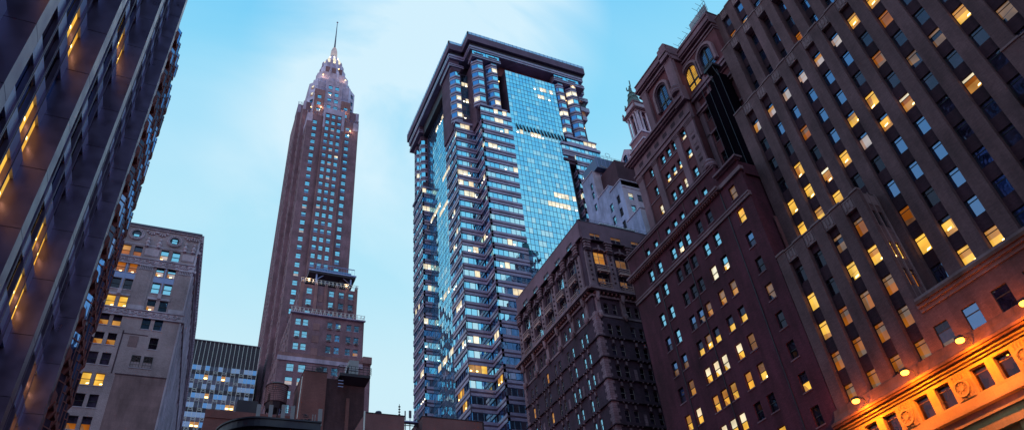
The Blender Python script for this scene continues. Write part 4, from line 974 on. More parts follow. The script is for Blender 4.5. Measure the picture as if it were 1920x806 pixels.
# beam with a window strip, then the big crown with its dark soffit
bm = B.mb('beam')
def run(x0, y0, x1, y1, z0, z1, m): bm.box(x0, y0, z0, x1, y1, z1, m)
for z0_, z1_, e, mt in ((189.0, 189.5, .25, 'granite_light'), (189.5, 190.0, .15, 'granite_dark'), (190.0, 190.4, .2, 'granite_light')):
    for a, b_ in ((62.9, 72.6), (92.9, 104.4)): bm.box(a-e, 132.9-e, z0_+.002, b_+e, 136.5, z1_, mt)
    bm.box(57.2-e, 139.0-e, z0_+.002, 62.0, 148.2, z1_, mt); bm.box(57.2-e, 171-e, z0_+.002, 62.0, 182, z1_, mt); bm.box(101-e, 138-e, z0_+.002, 107.5, 146, z1_, mt)
for a, n_ in ((62.9, 6), (93.1, 6)):
    m = MB()
    for i in range(n_):
        m.face([(i*1.6, 0, 0), (i*1.6+1.55, 0, 0), (i*1.6+1.55, 0, 2.1), (i*1.6, 0, 2.1)], rg.choice(['glass_tower', 'glass_tower2'])); m.box(i*1.6+1.5, -.06, 0, i*1.6+1.66, .02, 2.1, 'mullion_blue')
    B.custom(Matrix.Translation((a, 132.95, 190.4)), m, 9.6, 2.1, 'window_band'); bm.box(a, 133.1, 190.4, a+9.6, 136.5, 192.6, 'granite_dark')
bm.box(57.3, 139.1, 190.4, 60.5, 148, 192.6, 'granite_dark'); bm.box(57.3, 171, 190.4, 60.5, 182, 192.6, 'granite_dark')
for z0_, z1_, e, mt in ((192.6, 193.2, .2, 'granite_light'), (193.2, 193.6, .1, 'granite_dark'), (193.6, 194.5, .25, 'granite_light')):
    bm.box(62.2-e, 132.9-e, z0_+.002, 104.6, 137.6, z1_, mt); bm.box(57.0-e, 138.6-e, z0_+.002, 62.3, 182.3, z1_, mt); bm.box(62, 137.6, z0_+.002, 107.6+e, 182, z1_, mt)
bm.box(73, 136.4, 187.4, 93, 138, 192.6, 'terracotta'); bm.box(58.6, 148, 187.4, 61.0, 171, 192.6, 'dark_metal'); bm.box(61, 141, 189, 107, 181, 192.6, 'dark_metal')
crn = B.mb('crown'); ZC = -0.9
for z0_, z1_, e, mt in ((194.5, 196.2, 0.1, 'dark_metal'), (196.2, 199.2, 1.0, 'crown_granite')):
    a = [(62.2-e, 132.9-e, 104.6+e, 139), (57.6-e, 138.6-e, 63, 183+e), (62, 138.6-e*0, 107.8+e, 183+e)]
    for x0, y0, x1, y1 in a: crn.box(x0, y0, z0_+.002, x1, y1, z1_, mt)
cr2 = B.mb('crown_railing'); e = 1.05
for x0, y0, x1, y1 in ((62.2-e, 132.9-e, 104.6+e, 133.3-e), (62.2-e, 132.9-e, 62.6-e, 139-e), (57.6-e, 138.6-e, 62.2-e, 139-e), (57.6-e, 138.6-e, 58-e, 184)):
    cr2.box(x0, y0, 199.2, x1, y1, 200.4, 'pale_glass_panel')
for k in range(30): cr2.box(61.2+k*1.5, 131.80, 199.25, 61.28+k*1.5, 131.85, 200.4, 'mullion_blue')
for k in range(30): cr2.box(56.50, 138+k*1.5, 199.25, 56.55, 138.1+k*1.5, 200.4, 'mullion_blue')
crn.box(104, 138.4, 189.8, 109.4, 146, 191.6, 'granite_light'); crn.box(104, 138.6, 184.6, 109.2, 146, 186.6, 'granite_light'); crn.box(104, 138.8, 186.6, 108.2, 146, 189.8, 'dark_metal'); crn.box(104, 139, 180.4, 107.8, 146, 182.4, 'granite_light'); crn.box(104, 139.2, 182.4, 107.5, 146, 184.6, 'lit_dim')
gface(Fr(104.4, 141, SOUTH), 2.9, 178, 150, 'granite_bands')
B.finish()

# ================================================================== art deco brick tower with spire
B = Bldg('art_deco_tower', 'slender brown brick art deco tower with a floodlit crown and needle spire', 'building', (32, 222, 0))
rp = random.Random(9)
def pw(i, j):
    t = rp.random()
    return (rp.choice(['glass_sky', 'glass_painted_sky', 'glass_tower2']), rp.choice(['glass_sky', 'glass_tower2', 'glass_blue'])) if t < .84 else (('glass_sky', 'lit_pink') if t < .95 else ('lit_white', 'glass_sky'))
TR = [(150.0-3.7*k, 152.1-3.7*k) for k in range(-20, 14)]
def rowsb(a, b_): return sorted([r_ for r_ in TR if r_[0] > a and r_[1] < b_])
wl = B.mb('wall'); pc = B.mb('stone_trim')
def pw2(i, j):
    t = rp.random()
    return ('glass_painted_sky', 'glass_painted_sky') if t < .88 else ('glass_painted_sky', 'lit_pink')
def block(x0, x1, y0, y1, z1, cols, m='deco_brick', zr=None, z0=0, trim=5.0, west=True):
    """front facing south with windows, west face with window columns, pale stone cap"""
    facade(B, Fr(x0, y0, SOUTH), x1-x0, z0, z1, [(a-x0, b_-x0) for a, b_ in cols], zr or rowsb(max(z0, 95), z1-.6), m, .3, pw if y0 > 190 else pw2, sill='deco_stone', frm='frame_pale')
    if west:
        fw = Fr(x0, y1, WEST); d = y1-y0; n_ = int(d/3.2); cc = [(1.2+3.2*k, 2.9+3.2*k) for k in range(n_) if 2.9+3.2*k < d-.5]
        facade(B, fw, d, z0, z1, cc, zr or rowsb(max(z0, 95), z1-.6), m, .3, lambda i, j: ('glass_tower2', 'glass_tower2'), sill='deco_stone')
    wl.box(x0+.6, y0+.6, z0, x1, y1, z1-.3, m); wl.box(x0+.02, y0+.02, z1-.5, x1, y1, z1-.02, m)
    wl.box(x1-.3, y0+.01, z0, x1+.0, y1, z1-.5, m)
def cap(x0, x1, y0, y1, z0, z1, out=.06, m='deco_stone'):
    pc.box(x0-out, y0-out, z0, x1+out, y0+.02, z1, m); pc.box(x0-out, y0, z0, x0+.02, y1, z1, m); pc.box(x1-.02, y0, z0, x1+out, y1, z1, m)
def railing(x0, x1, y0, y1, z, h=1.6, step=.8, mt='steel_blue'):
    rl = B.mb('roof_railing'); h = min(h, 1.7)
    for zz in (z+h*.5, z+h): rl.tube((x0, y0, zz), (x1, y0, zz), .07, mt, 4); rl.tube((x0, y0, zz), (x0, y1, zz), .07, mt, 4); rl.tube((x1, y0, zz), (x1, y1, zz), .07, mt, 4)
    k = 0
    while x0+k*step <= x1: rl.tube((x0+k*step, y0, z), (x0+k*step+(.3 if k % 2 else -.3), y0, z+h), .06, mt, 4); k += 1
# main shaft and cross wings
block(19.0, 45.2, 222, 242, 244.0, [], 'deco_brick'); block(20.3, 43.9, 214, 222, 238.0, [(41.2, 42.8)], 'deco_brick')
block(21.6, 42.2, 205, 214, 222.0, [(23.9, 25.5), (37.1, 38.7)], 'deco_brick')
block(27.6, 36.0, 203.5, 205, 225.5, [(28.6, 30.0), (30.95, 32.35), (33.35, 34.75)], 'deco_brick', west=False)
for a in (27.6, 35.6): pc.box(a, 203.35, 95, a+.4, 203.5, 214, 'deco_brick_light')
for x in (30.43, 32.82): pc.box(x-.18, 203.36, 95, x+.18, 203.5, 221, 'deco_brick_light')
pc.box(27.5, 203.42, 219, 36.1, 203.5, 225.6, 'deco_stone') if False else None
for a, b_ in ((27.55, 28.3), (35.0, 36.05)): pc.box(a, 203.3, 214, b_, 203.5, 225.7, 'deco_stone')
pc.box(27.6, 203.38, 222.6, 36, 203.5, 225.6, 'deco_stone'); railing(27.6, 36, 203.5, 206, 225.6)
pc.box(21.5, 204.9, 217.5, 23.6, 205.02, 222.1, 'deco_stone'); pc.box(40.0, 204.9, 217.5, 42.3, 205.02, 222.1, 'deco_stone'); pc.box(21.52, 205.0, 217.5, 21.6, 214, 222.1, 'deco_stone'); railing(21.6, 27.4, 205, 212, 222); railing(36.4, 42.2, 205, 212, 222)
pc.box(18.9, 221.9, 239, 20.2, 222.02, 244.1, 'deco_stone'); pc.box(44.0, 221.9, 239, 45.3, 222.02, 244.1, 'deco_stone'); railing(19, 21.8, 222, 232, 244, 2.6); railing(42.4, 45.2, 222, 232, 244, 2.6)
pc.box(20.2, 213.9, 233, 21.4, 214.02, 238.1, 'deco_stone'); pc.box(42.6, 213.9, 233, 43.95, 214.02, 238.1, 'deco_stone')
# octagonal shoulders with pale chamfered faces
cx, cy = 31.7, 222.5
def octo(mb, r, ch, z0, z1, m, mc, scale=1.0):
    P = [(cx-r+ch, cy-r), (cx+r-ch, cy-r), (cx+r, cy-r+ch), (cx+r, cy+r-ch), (cx+r-ch, cy+r), (cx-r+ch, cy+r), (cx-r, cy+r-ch), (cx-r, cy-r+ch)]
    Q = [(cx+(x-cx)*scale, cy+(y-cy)*scale) for x, y in P]
    for i in range(8): mb.face([(*P[i], z0), (*P[(i+1) % 8], z0), (*Q[(i+1) % 8], z1), (*Q[i], z1)], mc if i % 2 else m)
    mb.face([(*q_, z1) for q_ in Q], m)
octo(wl, 10.0, 3.2, 222, 251.5, 'deco_stone', 'deco_pale'); 
for k, (dx) in enumerate((-7.6, 7.6)):
    for z in (233.5, 238, 242.5, 247): 
        B.win(Matrix.Translation((cx+dx*1.13, cy-8.45, z)) @ Matrix.Rotation(R(-45 if dx < 0 else 45), 4, 'Z'), 1.3, 2.0, 'sash', *(('lit_white', 'lit_pink') if (k == 0 and z > 240) else ('glass_dark', 'glass_blue')))
block(28.2, 35.3, 211.2, 213, 250.5, [(29.4, 31.1), (32.3, 34.0)], 'deco_stone', zr=[(226+4.1*k, 228.2+4.1*k) for k in range(6)], z0=222, west=False)
block(23.9, 28.2, 210.6, 213, 244.0, [(25.2, 26.8)], 'deco_brick_light', zr=[(226+4.1*k, 228.2+4.1*k) for k in range(4)], z0=222, west=False); block(35.3, 39.4, 210.6, 213, 240.0, [(36.6, 38.2)], 'deco_brick_light', zr=[(226+4.1*k, 228.2+4.1*k) for k in range(3)], z0=222, west=False)
for a in (28.2, 31.6, 34.9): pc.box(a, 211.0, 222, a+.45, 211.2, 251.8, 'deco_stone')
railing(25, 28, 212.6, 214, 251.5, 2.4); railing(35.5, 38.4, 212.6, 214, 251.5, 2.4); railing(24, 28.1, 210.6, 212, 244, 2); railing(35.4, 39.4, 210.6, 212, 240, 2)
for r, ch, z0_, z1_, m_ in ((8.3, 2.6, 251.5, 256.0, 'deco_stone'), (7.0, 2.2, 256, 262.5, 'deco_stone'), (5.6, 1.8, 262.5, 268.0, 'deco_brick_light'), (4.6, 1.5, 268, 272.5, 'deco_stone')):
    octo(wl, r, ch, z0_, z1_, m_, 'deco_pale')
for r, z0_, z1_ in ((8.3, 252, 258.8), (7.0, 256, 265.5), (5.7, 263, 270.5), (4.8, 268, 276.0)):
    for i in range(12):
        a = i*math.pi/6+.26; x, y = cx+r*.97*math.cos(a), cy+r*.97*math.sin(a)
        pc.lathe(x, y, [(.62, z0_), (.58, z1_-1.6), (.28, z1_-.6), (.05, z1_)], 'deco_pale' if i % 2 else 'deco_stone', 6, False)
for i in range(8):
    a = i*math.pi/4+.39; B.win(Matrix.Translation((cx+4.75*math.cos(a), cy+4.75*math.sin(a), 268.8)) @ Matrix.Rotation(a+math.pi/2, 4, 'Z'), 1.2, 2.6, 'muntin', 'glass_blue', 'glass_dark')
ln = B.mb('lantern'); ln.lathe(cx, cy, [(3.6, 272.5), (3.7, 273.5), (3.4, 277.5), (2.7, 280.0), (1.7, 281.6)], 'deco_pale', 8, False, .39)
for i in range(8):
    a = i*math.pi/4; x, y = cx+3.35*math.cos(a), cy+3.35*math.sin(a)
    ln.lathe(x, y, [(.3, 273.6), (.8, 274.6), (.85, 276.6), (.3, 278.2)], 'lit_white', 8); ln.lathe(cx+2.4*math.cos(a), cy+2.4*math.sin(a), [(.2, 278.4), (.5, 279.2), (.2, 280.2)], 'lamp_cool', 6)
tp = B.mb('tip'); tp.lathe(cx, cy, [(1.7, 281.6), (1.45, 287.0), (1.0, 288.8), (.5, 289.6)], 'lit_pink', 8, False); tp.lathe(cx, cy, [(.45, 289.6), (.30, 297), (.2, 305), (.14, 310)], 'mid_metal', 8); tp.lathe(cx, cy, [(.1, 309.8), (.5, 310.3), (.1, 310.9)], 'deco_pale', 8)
# lower setback blocks to the right
FR2 = [(113.65-2.15-3.95*k, 113.65-3.95*k) for k in range(-4, 12)]
def r2(a, b_): return sorted([q for q in FR2 if q[0] > a and q[1] < b_])
block(24.1, 41.1, 185, 205, 126.6, [(26.0, 27.6), (32.7, 34.2), (35.7, 37.2), (38.6, 40.1)], 'deco_brick', zr=r2(113, 126.3), z0=113)
for x in (24.1, 28.3, 31.3, 34.6, 37.6, 40.4):
    pc.box(x-.05 if x > 24.2 else x-.1, 184.6, 113, x+.85, 185, 127.4, 'deco_brick_light'); pc.lathe(x+.4, 184.85, [(.45, 127.4), (.35, 127.9), (.1, 128.2)], 'deco_stone', 8)
block(22.3, 43.5, 183.6, 205, 115.4, [(23.65, 25.15), (25.75, 27.25), (32.75, 34.2), (35.15, 36.6), (38.35, 39.8), (40.65, 42.1)], 'deco_brick', zr=r2(97, 115.0), z0=96)
for z in (98.5, 102.4, 106.4, 110.4): pc.box(28.7, 183.5, z, 30.6, 183.6, z+2.2, 'deco_brick_light')
for x, z in ((28.3, 117), (28.5, 121)): pc.box(29.4, 184.9, z, 30.9, 185.0, z+2.4, 'deco_brick_light')
block(19.7, 45.1, 180, 205, 100.2, [(22.2, 24.1), (25.3, 27.2), (31.2, 33.0), (34.2, 36.0), (39.5, 41.3)], 'deco_brick', zr=[(97.2-2.3-3.95*k, 97.2-3.95*k) for k in range(14)][::-1], z0=0)
pc.box(19.5, 179.75, 97.9, 42.8, 180.0, 99.2, 'deco_stone'); pc.box(19.6, 179.8, 99.2, 44.9, 180.0, 100.3, 'deco_brick_light'); pc.box(42.7, 179.5, 99.5, 45.3, 183, 101.6, 'deco_brick_light')
railing(22.3, 43.5, 183.2, 186, 115.4, 1.7, .6, 'white_metal'); pc.box(22.0, 182.9, 115.1, 43.8, 183.6, 115.45, 'deco_stone')
railing(24.2, 41.3, 184.4, 188, 126.8, 1.5, .6, 'white_metal')
# air conditioners in the sills
for x, z in ((24.4, 107.1), (33.4, 111.1), (35.9, 111.1), (33.4, 107.1), (39.1, 107.1), (41.4, 107.1), (33.4, 118.9), (36.4, 118.9), (39.3, 118.9), (26.8, 118.9)):
    m = MB(); m.box(-.55, -.35, 0, .55, .05, .5, 'frame_pale'); m.box(-.42, -.36, .08, .42, -.352, .42, 'dark_metal'); B.custom(Matrix.Translation((x, 183.55 if z < 115 else 184.95, z)), m, 1.1, .5, 'air_conditioner')
B.finish(); TS = 1.3; B.r.scale = (TS,)*3; B.r.location = (32*TS, 222*TS, -.51)
# steel roof canopy on the terrace
m = MB()
for x in (28.4, 39.0): m.box(x, 186.0, 126.6, x+.45, 186.45, 131.6, 'steel_blue'); m.tube((x+.2, 186.2, 129.6), (x+(2.4 if x < 30 else -2.2), 186.2, 131.5), .14, 'steel_blue', 5)
m.box(26.2, 185.6, 131.6, 40.6, 198, 132.2, 'dark_metal'); m.box(26.0, 185.4, 132.2, 40.8, 185.8, 132.7, 'steel_blue')
for k in range(16): m.box(27.4+k*.85, 185.6, 132.7, 27.46+k*.85, 185.66, 134.9, 'steel_blue')
m.box(27.4, 185.5, 134.8, 40.2, 185.7, 135.0, 'steel_blue'); m.box(28.2, 187, 132.3, 39.4, 187.1, 134.4, 'glass_blue'); m.box(26.2, 196, 126.6, 41, 197, 131.5, 'deco_pale')
m.box(36.0, 187, 128.2, 38.2, 189, 131.5, 'dark_metal')
cano = solo('roof_canopy', m, 'grey steel canopy on two posts over the tower roof terrace', 'canopy'); cano.scale = (TS,)*3; cano.location = (0, 0, -.51)
m = MB()
for x in (30.2, 31.4, 33.4, 36, 38.8): m.lathe(x, 186.2, [(.25, 126.6), (.3, 127.5), (.85, 128.0), (.7, 129.0), (.2, 129.4)], 'dark_metal', 7)
furn = solo('terrace_furniture', m, 'dark furniture and plants under the steel canopy on the terrace', 'terrace furniture'); furn.scale = (TS,)*3; furn.location = (0, 0, -.51)
for i, (x, y, z, pw_) in enumerate(((26.2, 184.2, 127.6, 250), (37.6, 184.2, 127.6, 120), (22.3, 203, 223.4, 500), (38.8, 204, 216, 500), (27.0, 210, 232.5, 400), (36.6, 210.2, 232.5, 400), (23.0, 209, 226, 400), (41.2, 209, 226, 400), (31.7, 203.8, 252, 600), (26.8, 214, 258, 600), (36.8, 214, 258, 600))):
    m = MB(); m.lathe(0, 0, [(.05, -.3), (.3, -.1), (.3, .1), (.05, .3)], 'lamp_warm', 8)
    o = m.obj('terrace_lamp', None, (x*TS, y*TS, z*TS-.51)); o['label'] = ['bright warm lamp at the left end of the canopy terrace', 'warm lamp at the right end of the canopy terrace', 'small warm lamp on the left setback of the deco tower', 'small warm lamp on the right setback of the deco tower', 'warm lamp left of the upper centre bay of the tower', 'warm lamp right of the upper centre bay of the tower', 'warm lamp at the foot of the pale left shoulder', 'warm lamp at the foot of the pale right shoulder', 'warm lamp on top of the centre bay under the crown', 'warm lamp left at the foot of the crown', 'warm lamp right at the foot of the crown'][i]
    o['category'] = 'lamp'; o['group'] = 'lamps lighting the deco tower'
    li = bpy.data.lights.new('lamp_glow', 'POINT'); li.energy = pw_*(.8 if z < 130 else .55); li.color = (1, .66, .36); li.shadow_soft_size = .3
    lo = bpy.data.objects.new('lamp_glow', li); C.objects.link(lo); lo.parent = o; lo.location = (0, -.5, .4)

# ================================================================== beige ornamented building (left)
B = Bldg('beige_ornate_building', 'beige and grey stone building with round windows and carved friezes near its roof', 'building', (-14, 122, 0))
rc = random.Random(4)
fc = Fr(-24, 118, SOUTH)
X = lambda x: x+24
colx = [(-22.1, -20.8), (-20.2, -18.9), (-15.95, -14.6), (-14.05, -12.75), (-9.7, -8.4), (-7.8, -6.5)]
rz = [81.7, 78.1, 74.6, 71.1, 67.45, 63.9, 60.3, 56.7, 53.1, 49.5, 46, 42.4, 38.8]
CW = {2: ['lo', 'oo', 'kk', 'YY', 'ny', 'kl', 'nn', 'YY', 'kn', 'no', 'nn', 'nn', 'nn'], 3: ['no', 'oo', 'kk', 'YY', 'ny', 'kl', 'nn', 'YY', 'nn', 'no', 'nn', 'nn', 'nn'], 4: ['sp', 'sp', 'ss', 'sp', 'ss', '', '', '', '', '', '', '', ''], 5: ['ss', 'sp', 'ss', 'ss', 'ss', 'kk', '', '', '', '', '', '', '']}
CM = {'l': 'lit_amber', 'o': 'lit_orange', 'k': 'glass_dark', 'Y': 'lit_yellow', 'n': 'glass_dim', 'y': 'lit_amber', 's': 'glass_sky', 'p': 'lit_pink'}
def cw_c(i, j):
    k = len(rz)-1-j
    a = CW.get(i if i > 1 else 2)[k]
    if not a: return None
    return CM[a[0]], CM[a[1]]+('*' if a in ('YY', 'sp', 'oo') else '')
facade(B, fc, 20.3, 0, 88.2, [(X(a), X(b_)) for a, b_ in colx], [(z, z+2.15) for z in rz][::-1], 'grey_tan_brick', .35, cw_c, sill='pale_limestone')
B.win(fc.mat(X(-9.1), -.0, 60.4), 1.35, 2.1, 'muntin', 'glass_dark', 'glass_dim', sill=('pale_limestone', 0)); B.win(fc.mat(X(-7.3), -.0, 60.4), 1.35, 2.1, 'muntin', 'glass_dark', 'glass_dim', sill=('pale_limestone', 0))
stn = B.mb('carved_stone_trim')
def cb(x0, x1, n0, n1, z0, z1, m='pale_limestone'): fc.box(stn, X(x0), X(x1), n0, n1, z0, z1, m)
# top zone panels in pale stone
cb(-24, -3.68, 0.0, .06, 84.15, 84.4); cb(-24, -3.6, -.3, .35, 88.2, 88.55, 'mid_metal'); cb(-24, -3.66, 0, .18, 87.9, 88.2)
for z0_, z1_ in ((79.95, 81.4), (69.5, 70.95)):
    cb(-24, -3.62, 0, .1, z0_, z1_, 'pale_limestone'); cb(-24, -3.6, 0, .26, z1_-.16, z1_+.02); cb(-24, -3.6, 0, .24, z0_-.06, z0_+.1)
    k = 0; x = -23.6
    while x < -4:
        q = MB(); r_ = .48
        for i in range(12):
            a0, a1 = 2*math.pi*i/12, 2*math.pi*(i+1)/12
            for (ra, ya), (rb, yb) in (((.2, -.12), (.34, -.26)), ((.34, -.26), (.48, -.12))):
                q.face([(ra*math.cos(a0), ya, ra*math.sin(a0)), (ra*math.cos(a1), ya, ra*math.sin(a1)), (rb*math.cos(a1), yb, rb*math.sin(a1)), (rb*math.cos(a0), yb, rb*math.sin(a0))], 'carved_limestone')
        q.box(-.07, -.24, -.07, .07, -.1, .07, 'carved_limestone'); q.box(.45, -.2, -.35+.3*(k % 2), .95, -.1, -.2+.3*(k % 2), 'carved_limestone'); q.box(.6, -.2, -.1, .75, -.1, .4, 'carved_limestone')
        stn.add(q, fc.mat(X(x), 0, (z0_+z1_)/2)); x += 1.1; k += 1
# round windows with carved rings
for x, z in ((-14.35, 86.35), (-7.95, 86.05), (-20.8, 86.4)):
    q = MB(); n_ = 24
    def rg_(r0, r1_, ya, yb, m_):
        for i in range(n_):
            a0, a1 = 2*math.pi*i/n_, 2*math.pi*(i+1)/n_
            q.face([(r0*math.cos(a0), ya, r0*math.sin(a0)), (r0*math.cos(a1), ya, r0*math.sin(a1)), (r1_*math.cos(a1), yb, r1_*math.sin(a1)), (r1_*math.cos(a0), yb, r1_*math.sin(a0))], m_)
    rg_(.78, .8, .05, -.2, 'shadow_stone'); rg_(.8, .95, -.2, -.2, 'pale_limestone'); rg_(.95, 1.0, -.12, -.12, 'shadow_stone'); rg_(1.0, 1.25, -.22, -.22, 'carved_limestone'); rg_(1.25, 1.3, -.22, 0, 'pale_limestone')
    q.face([(.8*math.cos(2*math.pi*i/n_), -.03, .8*math.sin(2*math.pi*i/n_)) for i in range(n_)], 'glass_dark')
    q.box(-.42, -.05, -.5, .42, -.035, -.02, 'glass_sky'); q.box(-.42, -.05, .04, .42, -.035, .4, 'glass_sky' if x > -10 else 'glass_dim'); q.box(-.8, -.07, -.04, .8, -.04, .06, 'frame_dark')
    for i in range(16):
        a = i*math.pi/8; q.lathe(1.12*math.cos(a), 0, [(.02, 0)], 'pale_limestone', 4) if False else q.box(1.12*math.cos(a)-.07, -.3, 1.12*math.sin(a)-.07, 1.12*math.cos(a)+.07, -.2, 1.12*math.sin(a)+.07, 'carved_limestone')
    B.custom(fc.mat(X(x), 0, z), q, 2.6, 2.6, 'round_window')
# urn reliefs, garlands
for x in (-12.2, -10.3, -5.9, -4.5, -16.4, -18.4):
    m_ = MB(); m_.lathe(0, -.12, [(.12, 0), (.35, .15), (.25, .5), (.4, .9), (.3, 1.25), (.15, 1.5), (.28, 1.8), (.1, 2.1)], 'carved_limestone', 8)
    B.custom(fc.mat(X(x), 0, 83.9), m_, .8, 2.1, 'urn_relief')
for x in (-12.0, -10.2, -5.6, -4.4, -16.8):
    for t in range(9):
        a = (t-4)/4; cb(x+a*.75-.13, x+a*.75+.13, 0, .2+.05*(t % 2), 87.3-.5*(1-a*a)+(.3 if t % 2 else 0)-.1, 87.55-.5*(1-a*a), 'carved_limestone')
for x0, x1 in ((-12.3, -10.0), (-6.1, -4.1), (-18.3, -16.3)):
    cb(x0, x1, 0, .08, 82.1, 83.6); cb(x0, x1, .08, .11, 82.25, 83.45, 'carved_limestone')
for x0, x1 in ((-12.4, -10.1), (-6.1, -3.9), (-18.4, -16.4)):
    for z0_, z1_ in ((71.4, 79.4),):
        cb(x0, x1, 0, .14, z0_, z1_, 'grey_tan_brick'); cb((x0+x1)/2-.6, (x0+x1)/2+.7, .14, .2, z0_, z1_-.8, 'grey_tan_brick')
    for k in range(8): cb(x0+.05+k*.28, x0+.17+k*.28, .14, .26, 79.0, 79.8)
    cb(x0-.1, x1+.1, 0, .24, 71.0, 71.7); cb(x0, x1, 0, .3, 79.75, 79.95)
for x0, x1 in ((-16.0, -12.7), (-9.75, -6.45)):
    cb(x0, x1, -.3, .02, 76.8, 78.0, 'steel_blue'); cb((x0+x1)/2-.08, (x0+x1)/2+.08, -.3, .1, 74.5, 80.2, 'steel_blue')
    cb((x0+x1)/2-.3, (x0+x1)/2+.3, 0, .3, 73.5, 74.5, 'carved_limestone'); cb(x0-.1, x1+.1, 0, .12, 73.3, 73.7)
# plain rendered field below, patched wall
cb(-11.4, -3.9, 0, .05, 30, 59.0, 'stucco_brown'); cb(-11.5, -3.8, 0, .09, 58.9, 59.1, 'shadow_stone'); cb(-12.1, -11.9, 0, .03, 59, 66.8, 'shadow_stone'); cb(-12.1, -8.2, 0, .03, 66.2, 66.35, 'shadow_stone'); cb(-10.9, -9.5, 0, .04, 64, 66, 'stucco_brown'); cb(-3.95, -3.7, 0, .12, 30, 88, 'pale_limestone')
# long side front, bending away
pts = [(-3.7, 118), (-2.07, 149.5), (-.95, 184), (-.75, 205)]
for (xa, ya), (xb, yb) in zip(pts, pts[1:]):
    L_ = math.hypot(xb-xa, yb-ya); f_ = Fr(xa, ya, math.atan2(yb-ya, xb-xa))
    cc = []; u = 1.4
    while u+1.4 < L_-.8: cc.append((u, u+1.4)); u += 2.9
    facade(B, f_, L_, 0, 88.2, cc, [(z, z+2.15) for z in rz][::-1], 'pale_limestone', .3, lambda i, j: ('glass_dim', 'lit_amber') if rc.random() < .1 else ('glass_sky', 'glass_dark'), sill='pale_limestone')
    for u in [c0-.95 for c0, c1 in cc]: f_.box(stn, u, u+.55, 0, .28, 20, 79.5, 'pale_limestone')
    for z in (79.9, 69.5, 84.2, 88.0): f_.box(stn, 0, L_, -.2, .45, z, z+.45, 'carved_limestone')
    for k in range(int(L_/1.2)): f_.box(stn, k*1.2, k*1.2+.5, .1, .5, 86.8, 88.0, 'carved_limestone')
mbw = B.mb('wall'); mbw.prism([(-24, 118.6), (-4.3, 118.6), (-2.7, 149.5), (-1.6, 184), (-1.4, 205), (-24, 205)], 0, 88.0, 'grey_tan_brick')
B.finish()

# ================================================================== dark modern office block with white mullions
B = Bldg('dark_office_block', 'dark modern office block with thin white vertical mullions and a blank top band', 'building', (18, 285, 0))
y0 = 275; z1_ = 152.9; xa, xb = -6.0, 22.75
wl = B.mb('curtain_wall'); rD = random.Random(8)
wl.box(xa, y0+.1, 0, xb, y0+30, z1_, 'dark_metal'); wl.face([(xa, y0, 142.5), (xb, y0, 142.5), (xb, y0, z1_), (xa, y0, z1_)], 'glass_tower_deep' if False else 'dark_metal')
k = 0; z = 142.5
LITD = {(1, 6): 1, (1, 10): 1, (4, 12): 1, (4, 13): 1, (6, 5): 1, (6, 6): 1, (6, 8): 1, (6, 9): 1, (6, 11): 1, (6, 12): 1, (11, 8): 1, (11, 10): 1, (13, 6): 1, (13, 7): 1, (13, 8): 1, (13, 9): 1, (13, 11): 1}
while z > 60:
    for i in range(18):
        x = xa+i*1.597; mt = 'lit_amber' if (k, i) in LITD or rD.random() < .03 else rD.choice(['glass_deep', 'glass_dim', 'glass_deep', 'glass_dim', 'glass_tower_deep'])
        if mt == 'glass_dim' and k > 4 and i < 14 and rD.random() < .5: mt = 'glass_blue'
        wl.face([(x, y0+.02, z-2.1), (x+1.597, y0+.02, z-2.1), (x+1.597, y0+.02, z-.1), (x, y0+.02, z-.1)], mt)
        if mt == 'lit_amber': wl.box(x+.2, y0-.02, z-1.9, x+1.3, y0, z-1.3, 'lamp_warm')
        wl.face([(x, y0+.02, z-3.85), (x+1.597, y0+.02, z-3.85), (x+1.597, y0+.02, z-2.1), (x, y0+.02, z-2.1)], 'mid_metal' if (k % 2) else 'dark_metal')
        if (i+k) % 2 == 0:
            m = MB(); 
            for a in ((0, 0, 1.1, .12), (0, .78, 1.1, .9), (0, .12, .12, .78), (.98, .12, 1.1, .78)): m.box(a[0], -.12, a[1], a[2], 0, a[3], 'white_metal')
            B.custom(Matrix.Translation((x+.22, y0-.01, z-3.2)), m, 1.1, .9, 'vent_frame')
    z -= 3.85; k += 1
mu = B.mb('mullions')
for i in range(19): mu.box(xa+i*1.597-.06, y0-.3, 20, xa+i*1.597+.06, y0, z1_, 'white_metal')
B.mb('roof_edge').box(xa, y0-.4, z1_, xb, y0+1, z1_+.35, 'mid_metal')
B.finish()

# ================================================================== near rooftops at the bottom
B = Bldg('rooftop_block', 'plain brown brick rooftop bulkheads side by side below the deco tower', 'building', (20, 104, 0))
wl = B.mb('brick_bulkhead'); wl.box(15.0, 100, 0, 18.45, 108, 53.8, 'roof_brick'); 
wd = B.mb('dark_bulkhead'); wd.box(18.46, 100.3, 0, 24.35, 109, 53.1, 'roof_brick_dark'); wd.box(21.6, 100.1, 45, 22.1, 100.3, 50.1, 'roof_brick'); wd.box(18.5, 100.15, 43, 24.3, 100.3, 46.2, 'roof_brick_dark')
B.mb('coping').box(14.95, 99.95, 53.8, 18.5, 108, 53.92, 'dark_metal')
pf = B.mb('steel_platform'); pf.box(20.2, 99.2, 53.3, 24.9, 106, 53.75, 'dark_metal'); pf.face([(20.2, 99.2, 53.3), (24.9, 99.2, 53.3), (24.3, 100.2, 52.3), (21.2, 100.2, 52.3)], 'dark_metal')
for z in (54.2, 54.6, 55.0): pf.tube((20.0, 99.2, z), (25.0, 99.2, z), .035, 'dark_metal', 4); pf.tube((20.0, 99.2, z), (20.0, 106, z), .035, 'dark_metal', 4); pf.tube((25.0, 99.2, z), (25.0, 106, z), .035, 'dark_metal', 4)
for k in range(9): pf.tube((20.0+k*.625, 99.2, 53.7), (20.0+k*.625, 99.2, 55.0), .035, 'dark_metal', 4)
rl = B.mb('roof_railing')
